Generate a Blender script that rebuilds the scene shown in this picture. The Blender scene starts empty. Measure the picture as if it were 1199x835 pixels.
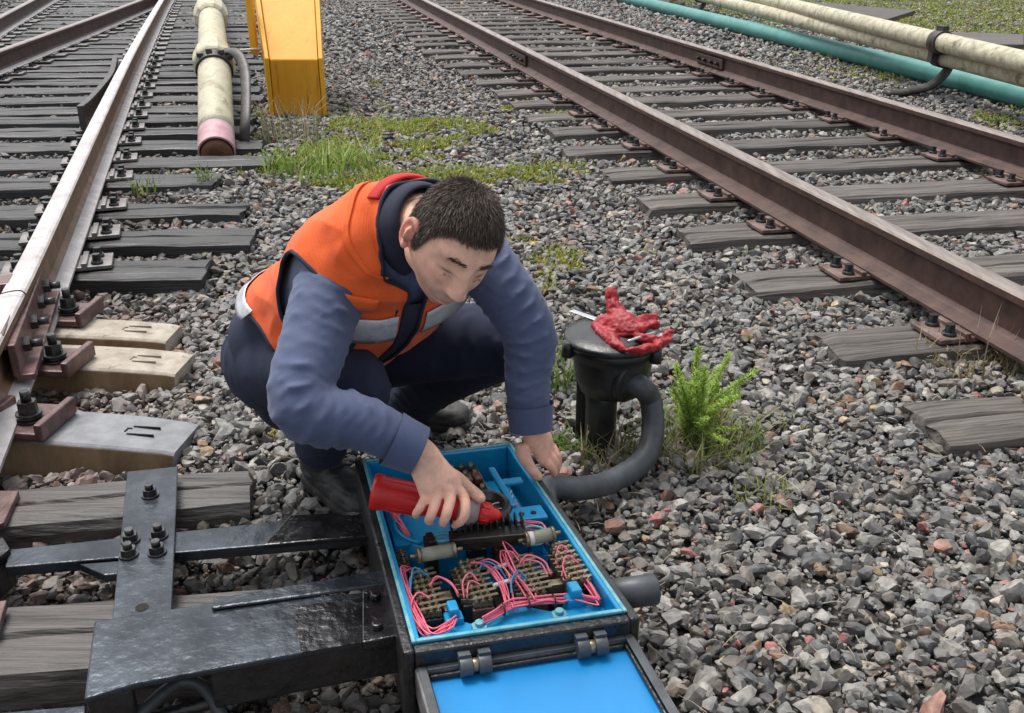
import bpy, bmesh, math, random
import numpy as np
from mathutils import Vector, Matrix, noise
R = math.radians
rnd = random.Random(7)
rng = np.random.default_rng(7)
scene = bpy.context.scene
COL = scene.collection

# ---------------------------------------------------------------- camera, sky, sun, exposure
F, CX, CY, H = 1150.0, 599.5, 417.5, 1.31
PITCH = math.atan((CY + 94) / F)
cp, sp = math.cos(PITCH), math.sin(PITCH)
cd = bpy.data.cameras.new('camera'); cam = bpy.data.objects.new('camera', cd); COL.objects.link(cam)
cam.location = (0, 0, H); cam.rotation_euler = (math.pi / 2 - PITCH, 0, 0)
cd.sensor_width = 36; cd.lens = 36 * F / 1199; cd.clip_start = 0.05; cd.clip_end = 1000
scene.camera = cam
world = bpy.data.worlds.new('World'); scene.world = world; world.use_nodes = True
wn = world.node_tree.nodes; wl = world.node_tree.links
bg = wn['Background']
sky = wn.new('ShaderNodeTexSky'); sky.sky_type = 'NISHITA'; sky.sun_disc = False
SUN_EL, SUN_AZ = R(66), R(-40)          # azimuth from +Y, towards +X
sky.sun_elevation = SUN_EL; sky.sun_rotation = SUN_AZ; sky.dust_density = 4.0; sky.air_density = 1.0
hsv = wn.new('ShaderNodeHueSaturation'); hsv.inputs['Saturation'].default_value = 0.32
wl.new(sky.outputs[0], hsv.inputs['Color']); wl.new(hsv.outputs[0], bg.inputs[0])
bg.inputs[1].default_value = 0.13
sd = bpy.data.lights.new('sun', 'SUN'); sun = bpy.data.objects.new('sun', sd); COL.objects.link(sun)
sd.energy = 1.4; sd.angle = R(22); sd.color = (1, .97, .93)
sv = Vector((math.sin(SUN_AZ) * math.cos(SUN_EL), math.cos(SUN_AZ) * math.cos(SUN_EL), math.sin(SUN_EL)))
sun.rotation_euler = sv.to_track_quat('Z', 'Y').to_euler()
scene.view_settings.view_transform = 'Standard'; scene.view_settings.look = 'None'
scene.view_settings.exposure = 0.85; scene.view_settings.gamma = 1

def g(px, py, z=0.0):
    """point at height z seen in the photo's direction (px, py)"""
    a = (px - CX) / F; b = -(py - CY) / F
    t = (z - H) / (-sp + b * cp)
    return Vector((a * t, (cp + b * sp) * t, z))
def P(px, py, D):
    a = (px - CX) / F; b = -(py - CY) / F
    return Vector((a * D, (cp + b * sp) * D, H + (-sp + b * cp) * D))

# ---------------------------------------------------------------- materials
def mat(name, c1, c2=None, scale=8, rough=.7, rough2=None, metal=0, bump=0, bscale=None, spec=.5, stretch=None, detail=6,
        spots=None, sss=0, contrast=(.35, .65), objrand=0, coord='Object', sheen=0, crease=0):
    m = bpy.data.materials.new(name); m.use_nodes = True
    nt = m.node_tree; n = nt.nodes; l = nt.links; b = n['Principled BSDF']
    c2 = c2 or c1
    tc = n.new('ShaderNodeTexCoord'); mp = n.new('ShaderNodeMapping')
    if stretch: mp.inputs['Scale'].default_value = stretch
    l.new(tc.outputs[coord], mp.inputs['Vector'])
    vec = mp.outputs[0]
    if objrand:
        oi = n.new('ShaderNodeObjectInfo'); va = n.new('ShaderNodeVectorMath'); va.operation = 'MULTIPLY_ADD'
        l.new(oi.outputs['Random'], va.inputs[0]); va.inputs[1].default_value = (37, 53, 71); l.new(vec, va.inputs[2]); vec = va.outputs[0]
    no = n.new('ShaderNodeTexNoise'); no.inputs['Scale'].default_value = scale; no.inputs['Detail'].default_value = detail
    no.inputs['Roughness'].default_value = .65
    l.new(vec, no.inputs['Vector'])
    rp = n.new('ShaderNodeValToRGB'); rp.color_ramp.elements[0].position = contrast[0]; rp.color_ramp.elements[1].position = contrast[1]
    rp.color_ramp.elements[0].color = (*c1, 1); rp.color_ramp.elements[1].color = (*c2, 1)
    l.new(no.outputs['Fac'], rp.inputs[0]); col = rp.outputs[0]
    if spots:
        for (sc, thr, wid, scol) in spots:
            n2 = n.new('ShaderNodeTexNoise'); n2.inputs['Scale'].default_value = sc; n2.inputs['Detail'].default_value = 8; n2.inputs['Roughness'].default_value = .7
            l.new(vec, n2.inputs['Vector'])
            mr = n.new('ShaderNodeMapRange'); mr.inputs[1].default_value = thr; mr.inputs[2].default_value = thr + wid
            l.new(n2.outputs['Fac'], mr.inputs[0])
            mx = n.new('ShaderNodeMix'); mx.data_type = 'RGBA'; l.new(mr.outputs[0], mx.inputs[0]); l.new(col, mx.inputs[6]); mx.inputs[7].default_value = (*scol, 1)
            col = mx.outputs[2]
    if objrand:
        hv = n.new('ShaderNodeHueSaturation'); mr = n.new('ShaderNodeMapRange'); l.new(oi.outputs['Random'], mr.inputs[0])
        mr.inputs[3].default_value = 1 - objrand; mr.inputs[4].default_value = 1 + objrand
        l.new(mr.outputs[0], hv.inputs['Value']); l.new(col, hv.inputs['Color']); col = hv.outputs[0]
    l.new(col, b.inputs['Base Color'])
    b.inputs['Metallic'].default_value = metal; b.inputs['Specular IOR Level'].default_value = spec
    if rough2 is not None:
        mr = n.new('ShaderNodeMapRange'); mr.inputs[1].default_value = .3; mr.inputs[2].default_value = .7; mr.inputs[3].default_value = rough; mr.inputs[4].default_value = rough2
        l.new(no.outputs['Fac'], mr.inputs[0]); l.new(mr.outputs[0], b.inputs['Roughness'])
    else: b.inputs['Roughness'].default_value = rough
    if sss:
        b.inputs['Subsurface Weight'].default_value = sss; b.inputs['Subsurface Radius'].default_value = (.01, .004, .002); b.inputs['Subsurface Scale'].default_value = 1
    if sheen: b.inputs['Sheen Weight'].default_value = sheen
    if bump:
        nb = n.new('ShaderNodeTexNoise'); nb.inputs['Scale'].default_value = bscale or scale * 3; nb.inputs['Detail'].default_value = 8
        l.new(vec, nb.inputs['Vector'])
        bp = n.new('ShaderNodeBump'); bp.inputs['Strength'].default_value = 1; bp.inputs['Distance'].default_value = bump
        l.new(nb.outputs['Fac'], bp.inputs['Height']); l.new(bp.outputs[0], b.inputs['Normal'])
        if crease:
            # soft cloth creases: ridged, distorted noise
            cn = n.new('ShaderNodeTexNoise'); cn.noise_type = 'RIDGED_MULTIFRACTAL'; cn.inputs['Scale'].default_value = 11; cn.inputs['Detail'].default_value = 3; cn.inputs['Distortion'].default_value = 1.2
            l.new(vec, cn.inputs['Vector']); b2 = n.new('ShaderNodeBump'); b2.inputs['Strength'].default_value = 1; b2.inputs['Distance'].default_value = crease
            l.new(cn.outputs['Fac'], b2.inputs['Height']); l.new(bp.outputs[0], b2.inputs['Normal']); l.new(b2.outputs[0], b.inputs['Normal'])
    return m

def attr_mat(name, rough=.75, spec=.4, noise_amt=.35, nscale=60, bump=.002, sss=0, trans=0):
    m = bpy.data.materials.new(name); m.use_nodes = True
    n = m.node_tree.nodes; l = m.node_tree.links; b = n['Principled BSDF']
    at = n.new('ShaderNodeAttribute'); at.attribute_name = 'tint'
    tc = n.new('ShaderNodeTexCoord'); no = n.new('ShaderNodeTexNoise'); no.inputs['Scale'].default_value = nscale; no.inputs['Detail'].default_value = 6
    l.new(tc.outputs['Object'], no.inputs['Vector'])
    mr = n.new('ShaderNodeMapRange'); mr.inputs[1].default_value = .3; mr.inputs[2].default_value = .7; mr.inputs[3].default_value = 1 - noise_amt; mr.inputs[4].default_value = 1 + noise_amt
    l.new(no.outputs['Fac'], mr.inputs[0])
    hv = n.new('ShaderNodeHueSaturation'); l.new(mr.outputs[0], hv.inputs['Value']); l.new(at.outputs['Color'], hv.inputs['Color'])
    l.new(hv.outputs[0], b.inputs['Base Color']); b.inputs['Roughness'].default_value = rough; b.inputs['Specular IOR Level'].default_value = spec
    if sss:
        b.inputs['Subsurface Weight'].default_value = sss; b.inputs['Subsurface Radius'].default_value = (.012, .004, .002); b.inputs['Subsurface Scale'].default_value = .7
    if bump:
        bp = n.new('ShaderNodeBump'); bp.inputs['Distance'].default_value = bump; bp.inputs['Strength'].default_value = 1
        l.new(no.outputs['Fac'], bp.inputs['Height']); l.new(bp.outputs[0], b.inputs['Normal'])
    return m

M = {}
M['soil'] = mat('gravel_soil', (.035, .03, .026), (.11, .10, .09), 25, .95, bump=.012, bscale=60)
M['stone'] = attr_mat('stone', .6, .45, .38, 55, .0025)
M['moss'] = attr_mat('leaf', .6, .3, .25, 40, 0)
def add_translucency(m, k):
    n = m.node_tree.nodes; l = m.node_tree.links; b = n['Principled BSDF']; out = n['Material Output']
    t = n.new('ShaderNodeBsdfTranslucent'); mx = n.new('ShaderNodeMixShader'); mx.inputs[0].default_value = k
    l.new(b.inputs['Base Color'].links[0].from_socket, t.inputs[0]); l.new(b.outputs[0], mx.inputs[1]); l.new(t.outputs[0], mx.inputs[2]); l.new(mx.outputs[0], out.inputs[0])
add_translucency(M['moss'], .4)
M['wood'] = mat('weathered_wood', (.026, .021, .018), (.158, .140, .124), 6, .75, bump=.006, bscale=9, stretch=(.4, 9, 9), contrast=(.3, .72), objrand=.22,
                spots=[(5, .60, .05, (.012, .010, .009)), (3, .62, .1, (.09, .065, .05))])
M['darkwood'] = mat('tarred_wood', (.007, .007, .008), (.042, .041, .041), 6, .38, rough2=.7, bump=.005, bscale=9, stretch=(.4, 9, 9), contrast=(.3, .75), objrand=.3,
                    spots=[(9, .60, .06, (.01, .01, .01))])
M['timber'] = mat('split_timber', (.022, .018, .016), (.120, .108, .10), 6, .55, bump=.007, bscale=9, stretch=(.4, 9, 9), contrast=(.3, .75), spots=[(5, .58, .05, (.008, .007, .006)), (3, .60, .12, (.075, .058, .048))])
M['rust'] = mat('rail_rust', (.040, .021, .018), (.100, .054, .043), 9, .6, bump=.0012, bscale=90, metal=.15, spots=[(5, .58, .15, (.05, .036, .03))])
M['railtop'] = mat('worn_rail_steel', (.17, .135, .115), (.32, .275, .245), 6, .45, metal=.4, stretch=(6, .5, 1), spots=[(14, .6, .1, (.2, .13, .09))])
M['railtop_l'] = mat('pale_rail_steel', (.38, .35, .34), (.56, .53, .52), 6, .45, metal=.35, spots=[(10, .58, .12, (.32, .22, .16))])
M['railside_l'] = mat('brown_rail_side', (.10, .055, .03), (.22, .13, .075), 9, .6, bump=.001, bscale=80, spots=[(7, .6, .1, (.07, .04, .03))])
M['railfoot_l'] = mat('dusty_rail_foot', (.33, .31, .31), (.48, .46, .46), 12, .7, bump=.001, bscale=80, spots=[(9, .62, .08, (.15, .1, .08))])
M['plate_rust'] = mat('tie_plate_steel', (.10, .06, .05), (.24, .17, .15), 14, .5, bump=.001, bscale=70, metal=.2)
M['plate_grey'] = mat('dark_tie_plate', (.10, .085, .08), (.27, .25, .24), 14, .45, bump=.001, bscale=70, metal=.3)
M['chair'] = mat('switch_chair_steel', (.07, .035, .032), (.17, .10, .09), 18, .42, bump=.0015, bscale=80, metal=.2)
M['bolt'] = mat('oily_bolt', (.025, .026, .028), (.09, .09, .09), 30, .3, rough2=.5, metal=.6, bump=.0008, bscale=150)
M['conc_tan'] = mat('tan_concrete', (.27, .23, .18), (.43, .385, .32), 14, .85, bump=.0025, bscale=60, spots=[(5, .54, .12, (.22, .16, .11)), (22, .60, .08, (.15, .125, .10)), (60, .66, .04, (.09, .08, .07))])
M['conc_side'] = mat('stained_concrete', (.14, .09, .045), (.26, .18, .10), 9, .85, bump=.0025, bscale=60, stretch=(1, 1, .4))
M['conc_grey'] = mat('dark_concrete', (.13, .135, .145), (.24, .245, .26), 16, .5, rough2=.75, bump=.002, bscale=60, spots=[(40, .68, .05, (.07, .07, .08))])
M['conc_mark'] = mat('faint_mould_mark', (.27, .23, .18), None, 10, .9)
M['groove'] = mat('mould_mark', (.012, .011, .010), None, 10, .9)
M['wetmetal'] = mat('wet_painted_steel', (.017, .022, .029), (.055, .066, .080), 7, .15, rough2=.36, metal=.5, bump=.0035, bscale=34, spots=[(16, .68, .04, (.06, .065, .07))])
M['blackmetal'] = mat('black_bitumen_paint', (.008, .008, .009), (.022, .022, .023), 20, .22, rough2=.5, bump=.003, bscale=70, spec=.55)
M['tar'] = mat('wet_tar', (.006, .006, .007), (.02, .02, .022), 20, .12, rough2=.3, bump=.005, bscale=36, spec=.6)
M['castblack'] = mat('tarred_casting', (.010, .011, .012), (.03, .032, .034), 14, .25, rough2=.55, bump=.0015, bscale=60, spec=.5)
M['rubber'] = mat('grey_rubber', (.035, .04, .045), (.075, .085, .095), 12, .45, bump=.0008, bscale=60)
M['blue'] = mat('blue_enamel', (.005, .22, .47), (.010, .31, .58), 9, .32, bump=.0008, bscale=50, spots=[(22, .66, .04, (.03, .10, .14)), (55, .70, .03, (.12, .13, .12)), (9, .60, .10, (.02, .20, .36)), (5, .6, .15, (.008, .19, .36))])
M['bluerim'] = mat('worn_blue_rim', (.05, .30, .38), (.22, .42, .45), 40, .5, bump=.0008, bscale=90)
M['lidblue'] = mat('lid_blue_enamel', (.003, .185, .46), (.006, .215, .52), 3, .35, bump=.0008, bscale=30, spots=[(60, .68, .04, (.05, .22, .42)), (14, .64, .08, (.006, .17, .45))], stretch=(1, .35, 1))
M['lidrim'] = mat('lid_grey_rim', (.05, .05, .05), (.16, .155, .15), 25, .5, bump=.0015, bscale=80)
M['bakelite'] = mat('black_bakelite', (.012, .011, .010), (.03, .027, .024), 20, .3)
M['brownbake'] = mat('brown_bakelite', (.09, .035, .022), (.16, .07, .04), 20, .35)
M['brass'] = mat('tarnished_brass', (.15, .115, .065), (.36, .31, .22), 40, .38, metal=.7)
M['ceramic'] = mat('green_grey_ceramic', (.21, .22, .16), (.30, .31, .24), 30, .5)
M['whitepaper'] = mat('white_tag', (.6, .6, .57), None, 10, .7)
M['pink'] = mat('pink_wire_insulation', (.66, .10, .16), (.78, .18, .26), 30, .4)
M['whitewire'] = mat('white_wire_insulation', (.6, .55, .55), None, 10, .4)
M['bluewire'] = mat('blue_wire_insulation', (.02, .22, .4), None, 10, .4)
M['steel'] = mat('bright_steel', (.5, .5, .5), (.65, .65, .64), 30, .3, metal=.9)
M['yellow'] = mat('yellow_paint', (.74, .36, .010), (.82, .42, .02), 3, .45, bump=.001, bscale=20, spots=[(4, .56, .2, (.70, .32, .012)), (26, .66, .05, (.30, .14, .02)), (9, .60, .08, (.55, .24, .015))], stretch=(2, 2, .6))
M['yellow_shade_rust'] = mat('rust_streaked_shade_yellow', (.66, .28, .008), (.74, .34, .012), 5, .5, bump=.001, bscale=20, stretch=(3, 3, .35), spots=[(7, .56, .12, (.46, .19, .012)), (14, .64, .06, (.22, .10, .02))])  # darker orange base holds the upright face's shade; the streaks are rust
M['pipe_cream'] = mat('cream_pipe_paint', (.40, .37, .25), (.56, .53, .40), 12, .6, bump=.0015, bscale=40, spots=[(6, .52, .12, (.30, .27, .17)), (11, .58, .08, (.20, .19, .12)), (24, .62, .06, (.10, .09, .065))])
M['pipe_lichen'] = mat('lichen_pipe_paint', (.30, .28, .19), (.56, .52, .38), 14, .65, bump=.002, bscale=50, spots=[(10, .56, .08, (.16, .14, .08)), (20, .62, .05, (.33, .22, .12))])
M['pipe_green'] = mat('green_pipe_paint', (.05, .20, .18), (.09, .27, .245), 5, .5, bump=.001, bscale=30, spots=[(12, .66, .05, (.05, .12, .1))])
M['pipe_pink'] = mat('pink_primer', (.40, .19, .23), (.52, .36, .36), 14, .6, spots=[(12, .56, .1, (.42, .38, .28)), (30, .64, .05, (.16, .08, .07))])
M['pipe_rust'] = mat('rusty_pipe_core', (.09, .04, .02), (.17, .08, .04), 16, .8, bump=.003)
M['strap'] = mat('iron_strap', (.03, .027, .025), (.08, .07, .065), 14, .5, metal=.3, bump=.001)
M['glove'] = mat('red_glove_rubber', (.22, .006, .010), (.34, .012, .019), 12, .55, bump=.002, bscale=40)
M['orange'] = mat('orange_vest_cloth', (.80, .098, .010), (.88, .13, .016), 5, .75, bump=.0006, bscale=260, sheen=.1, crease=.0024, spots=[(7, .62, .12, (.66, .085, .012))])
M['redlining'] = mat('red_vest_lining', (.45, .012, .012), None, 5, .8)
M['reflect'] = mat('reflective_tape', (.42, .43, .46), (.62, .63, .66), 40, .35, metal=.3, bump=.0006, bscale=120)
M['navy'] = mat('navy_jacket_cloth', (.055, .075, .145), (.078, .10, .185), 6, .8, bump=.0005, bscale=320, sheen=.15, crease=.0024)
M['navydark'] = mat('dark_navy_cloth', (.012, .014, .032), (.022, .025, .05), 6, .85, bump=.0005, bscale=320)
M['trouser'] = mat('trouser_cloth', (.010, .014, .034), (.018, .024, .054), 6, .9, bump=.0005, bscale=320, crease=.0024)
M['boot'] = mat('scuffed_boot_leather', (.018, .018, .018), (.06, .058, .055), 14, .45, rough2=.8, bump=.0015, bscale=80)
M['sole'] = mat('boot_sole_rubber', (.012, .012, .012), (.04, .038, .035), 30, .8)
M['skin'] = attr_mat('skin', .48, .4, .13, 70, .0011, sss=.12)
M['hair'] = attr_mat('hair', .5, .4, .3, 200, 0)
M['torchred'] = mat('red_tool_plastic', (.56, .012, .012), (.64, .022, .02), 6, .38, bump=.0005, bscale=40)
M['torchgrey'] = mat('smoky_plastic', (.26, .2, .2), (.36, .29, .29), 12, .3)
M['plank'] = M['wood']

# ---------------------------------------------------------------- mesh helpers
class MB:
    def __init__(s): s.v = []; s.f = []; s.mi = []; s.sm = []
    def add(s, vs, fs, mi=0, smooth=False):
        o = len(s.v); s.v += [tuple(v) for v in vs]
        for f in fs: s.f.append(tuple(i + o for i in f)); s.mi.append(mi); s.sm.append(smooth)
        return s
    def box(s, c, size, rot=None, mi=0):
        c = Vector(c); hx, hy, hz = [k / 2 for k in size]
        vs = [Vector((x, y, z)) for x in (-hx, hx) for y in (-hy, hy) for z in (-hz, hz)]
        if rot is not None: vs = [rot @ v for v in vs]
        return s.add([c + v for v in vs], [(0, 1, 3, 2), (4, 6, 7, 5), (0, 4, 5, 1), (2, 3, 7, 6), (0, 2, 6, 4), (1, 5, 7, 3)], mi)
    def hexa(s, b, t, mi=0):
        """b, t: four bottom and four top corners, counter-clockwise from above"""
        return s.add(list(b) + list(t), [(3, 2, 1, 0), (4, 5, 6, 7), (0, 1, 5, 4), (1, 2, 6, 5), (2, 3, 7, 6), (3, 0, 4, 7)], mi)
    def slab(s, quad, h, mi=0):
        return s.hexa([Vector((q[0], q[1], q[2] - h)) for q in quad], quad, mi)
    def cyl(s, p0, p1, r0, r1=None, n=20, mi=0, smooth=True, caps=True):
        r1 = r0 if r1 is None else r1
        return s.lathe(p0, p1, [(0, r0), (1, r1)], n, mi, smooth, caps)
    def lathe(s, p0, p1, prof, n=24, mi=0, smooth=True, caps=True):
        p0 = Vector(p0); p1 = Vector(p1); d = p1 - p0; u = d.normalized().orthogonal().normalized(); w = d.normalized().cross(u)
        vs = []; fs = []
        for t, r in prof:
            for k in range(n):
                a = 2 * math.pi * k / n; vs.append(p0 + d * t + (u * math.cos(a) + w * math.sin(a)) * r)
        for j in range(len(prof) - 1):
            for k in range(n):
                k2 = (k + 1) % n; fs.append((j * n + k, j * n + k2, (j + 1) * n + k2, (j + 1) * n + k))
        s.add(vs, fs, mi, smooth)
        if caps:
            o = len(s.v) - len(vs)
            s.f.append(tuple(o + k for k in reversed(range(n)))); s.mi.append(mi); s.sm.append(False)
            s.f.append(tuple(o + (len(prof) - 1) * n + k for k in range(n))); s.mi.append(mi); s.sm.append(False)
        return s
    def tube(s, pts, r, n=10, mi=0, dens=5, closed=False, flat=None, ref=None):
        v, f = loft(catmull(pts, dens), r, n=n, flat=flat, ref=ref); return s.add(v, f, mi, True)
    def build(s, name, mats, parent=None, bevel=0, origin=None, wn_=False, segs=2):
        if not isinstance(mats, (list, tuple)): mats = [mats]
        me = bpy.data.meshes.new(name)
        if origin is None:
            a = np.array(s.v); origin = Vector(((a[:, 0].min() + a[:, 0].max()) / 2, (a[:, 1].min() + a[:, 1].max()) / 2, a[:, 2].min()))
        off = Vector(origin)
        if parent is not None: off = wloc(parent)
        me.from_pydata([tuple(Vector(v) - off) for v in s.v], [], s.f)
        me.polygons.foreach_set('material_index', s.mi); me.polygons.foreach_set('use_smooth', s.sm)
        for m in mats: me.materials.append(m)
        bm = bmesh.new(); bm.from_mesh(me); bmesh.ops.recalc_face_normals(bm, faces=bm.faces); bm.to_mesh(me); bm.free()
        o = bpy.data.objects.new(name, me); COL.objects.link(o)
        if parent is not None: o.parent = parent
        else: o.location = off
        if bevel:
            b = o.modifiers.new('bevel', 'BEVEL'); b.width = bevel; b.segments = segs; b.limit_method = 'ANGLE'; b.angle_limit = R(40)
            b.harden_normals = False
        return o
def wloc(o):
    v = Vector((0, 0, 0))
    while o is not None: v = v + o.location; o = o.parent
    return v
def catmull(pts, d=5):
    pts = [Vector(p) for p in pts]
    if len(pts) < 3 or d <= 1: return pts
    q = [2 * pts[0] - pts[1]] + pts + [2 * pts[-1] - pts[-2]]; out = []
    for i in range(1, len(q) - 2):
        p0, p1, p2, p3 = q[i - 1:i + 3]
        for k in range(d):
            t = k / d
            out.append(.5 * ((2 * p1) + (p2 - p0) * t + (2 * p0 - 5 * p1 + 4 * p2 - p3) * t * t + (3 * p1 - p0 - 3 * p2 + p3) * t ** 3))
    out.append(pts[-1]); return out
def interp(vals, t):
    n = len(vals) - 1; x = min(max(t, 0), 1) * n; i = min(int(x), n - 1); f = x - i
    f2 = f * f * (3 - 2 * f) * .5 + f * .5
    return vals[i] * (1 - f2) + vals[i + 1] * f2
def loft(pts, r, n=16, flat=None, ref=None, disp=None, dome=False):
    """closed tube; r: number or list (interpolated); flat: list/number, second radius"""
    pts = [Vector(p) for p in pts]; m = len(pts); vs = []; fs = []; nrm = None
    for i, p in enumerate(pts):
        t = (pts[min(i + 1, m - 1)] - pts[max(i - 1, 0)]).normalized()
        if ref is not None:
            a = Vector(ref); nrm = (a - t * a.dot(t)).normalized()
        elif nrm is None: nrm = t.orthogonal().normalized()
        else: nrm = (nrm - t * nrm.dot(t)).normalized()
        bi = t.cross(nrm); s = i / (m - 1)
        ra = interp(r, s) if isinstance(r, list) else r
        rb = (interp(flat, s) if isinstance(flat, list) else flat) if flat is not None else ra
        if dome:
            e = min(s, 1 - s) * (m - 1); 
            if e < 3: k = math.sqrt(max(0.02, 1 - ((3 - e) / 3.05) ** 2)); ra *= k; rb *= k
        for k in range(n):
            th = 2 * math.pi * k / n
            d = disp(th, s) if disp else 0
            vs.append(p + nrm * math.cos(th) * (ra + d) + bi * math.sin(th) * (rb + d))
    for j in range(m - 1):
        for k in range(n):
            k2 = (k + 1) % n; fs.append((j * n + k, j * n + k2, (j + 1) * n + k2, (j + 1) * n + k))
    a = len(vs); vs.append(pts[0]); vs.append(pts[-1])
    for k in range(n):
        k2 = (k + 1) % n; fs.append((a, k2, k)); fs.append((a + 1, (m - 1) * n + k, (m - 1) * n + k2))
    return vs, fs
def tag(o, label=None, cat=None, group=None, kind=None):
    if label: o['label'] = label
    if cat: o['category'] = cat
    if group: o['group'] = group
    if kind: o['kind'] = kind
    return o
def thing(name, loc, label, cat, group=None):
    o = bpy.data.objects.new(name, None); o.empty_display_size = .1; COL.objects.link(o); o.location = loc
    return tag(o, label, cat, group)
def np_mesh(name, V, Fc, mat_, tint=None, smooth=False, parent=None):
    """V (n,3), Fc (m,k)"""
    me = bpy.data.meshes.new(name); k = Fc.shape[1]
    off = np.array(wloc(parent)) if parent is not None else np.zeros(3)
    me.vertices.add(len(V)); me.vertices.foreach_set('co', (V - off).astype(np.float32).ravel())
    me.loops.add(Fc.size); me.loops.foreach_set('vertex_index', Fc.astype(np.int32).ravel())
    me.polygons.add(len(Fc)); me.polygons.foreach_set('loop_start', np.arange(0, Fc.size, k, dtype=np.int32))
    try: me.polygons.foreach_set('loop_total', np.full(len(Fc), k, dtype=np.int32))
    except Exception: pass
    me.polygons.foreach_set('use_smooth', np.full(len(Fc), smooth))
    me.update(calc_edges=True)
    if tint is not None:
        a = me.attributes.new('tint', 'FLOAT_COLOR', 'POINT'); c = np.ones((len(V), 4), np.float32); c[:, :3] = tint; a.data.foreach_set('color', c.ravel())
    me.materials.append(mat_)
    o = bpy.data.objects.new(name, me); COL.objects.link(o)
    if parent is not None: o.parent = parent
    return o
def remesh(parts, voxel, smooth_it=2):
    """union of closed parts [(verts, faces)] as a new mesh (verts array, faces) """
    mb = MB()
    for v, f in parts: mb.add(v, f)
    me = bpy.data.meshes.new('tmp'); me.from_pydata(mb.v, [], mb.f)
    bm = bmesh.new(); bm.from_mesh(me); bmesh.ops.recalc_face_normals(bm, faces=bm.faces); bm.to_mesh(me); bm.free()
    o = bpy.data.objects.new('tmp', me); COL.objects.link(o)
    r = o.modifiers.new('r', 'REMESH'); r.mode = 'VOXEL'; r.voxel_size = voxel; r.adaptivity = 0
    if smooth_it:
        s = o.modifiers.new('s', 'SMOOTH'); s.factor = .5; s.iterations = smooth_it
    dg = bpy.context.evaluated_depsgraph_get(); ev = o.evaluated_get(dg)
    m2 = bpy.data.meshes.new_from_object(ev)
    bpy.data.objects.remove(o); bpy.data.meshes.remove(me)
    return m2
def mesh_obj(name, me, mats, parent, offset=True):
    for m in (mats if isinstance(mats, (list, tuple)) else [mats]): me.materials.append(m)
    me.name = name
    if parent is not None:
        me.transform(Matrix.Translation(-wloc(parent)))
    me.polygons.foreach_set('use_smooth', np.full(len(me.polygons), True))
    o = bpy.data.objects.new(name, me); COL.objects.link(o)
    if parent is not None: o.parent = parent
    return o
def copy_tree(o, parent=None):
    c = o.copy(); COL.objects.link(c); c.parent = parent
    for ch in list(o.children): copy_tree(ch, c)
    return c
ORD = ['first', 'second', 'third', 'fourth', 'fifth', 'sixth', 'seventh', 'eighth', 'ninth', 'tenth', 'eleventh', 'twelfth', 'thirteenth', 'fourteenth', 'fifteenth',
       'sixteenth', 'seventeenth', 'eighteenth', 'nineteenth', 'twentieth', 'twenty-first', 'twenty-second', 'twenty-third', 'twenty-fourth', 'twenty-fifth', 'twenty-sixth',
       'twenty-seventh', 'twenty-eighth', 'twenty-ninth', 'thirtieth', 'thirty-first', 'thirty-second', 'thirty-third', 'thirty-fourth', 'thirty-fifth', 'thirty-sixth', 'thirty-seventh', 'thirty-eighth', 'thirty-ninth', 'fortieth', 'forty-first', 'forty-second', 'forty-third', 'forty-fourth', 'forty-fifth']

# ---------------------------------------------------------------- ground
def hground(x, y):
    """height of the ballast bed"""
    x = np.asarray(x, float); y = np.asarray(y, float)
    h = .010 * np.sin(x * 3.1 + 1.3 * y) * np.cos(y * 2.3 - .7 * x) + .006 * np.sin(x * 7.3 + 2) * np.sin(y * 6.1)
    # hollow in the crib beside the point rods and between the switch sleepers
    h = h - .055 * np.exp(-(((x + .62) / .55) ** 2 + ((y - 1.45) / .40) ** 2) ** 2)
    h = h - .03 * np.clip((-.95 - x) / .4, 0, 1) * np.clip((4.5 - y) / 1.5, 0, 1)
    h = h - .035 * np.exp(-(((x - .02) / .34) ** 2 + ((y - 1.6) / .42) ** 2) ** 3)
    return h
xs = np.concatenate([np.linspace(-150, -12, 12), np.linspace(-11, -3.2, 40), np.linspace(-3, 3, 181), np.linspace(3.2, 11, 40), np.linspace(12, 150, 12)])
ys = np.concatenate([np.linspace(-60, -2, 8), np.linspace(-1, .4, 10), np.linspace(.5, 5, 136), np.linspace(5.1, 24, 120), np.linspace(26, 260, 14)])
XX, YY = np.meshgrid(xs, ys); ZZ = hground(XX, YY) - .012
nx, ny = len(xs), len(ys)
idx = np.arange(nx * ny).reshape(ny, nx)
Q = np.stack([idx[:-1, :-1], idx[:-1, 1:], idx[1:, 1:], idx[1:, :-1]], -1).reshape(-1, 4)
gr = np_mesh('ground', np.stack([XX, YY, ZZ], -1).reshape(-1, 3), Q, M['soil'], smooth=True); gr['kind'] = 'structure'

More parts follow.
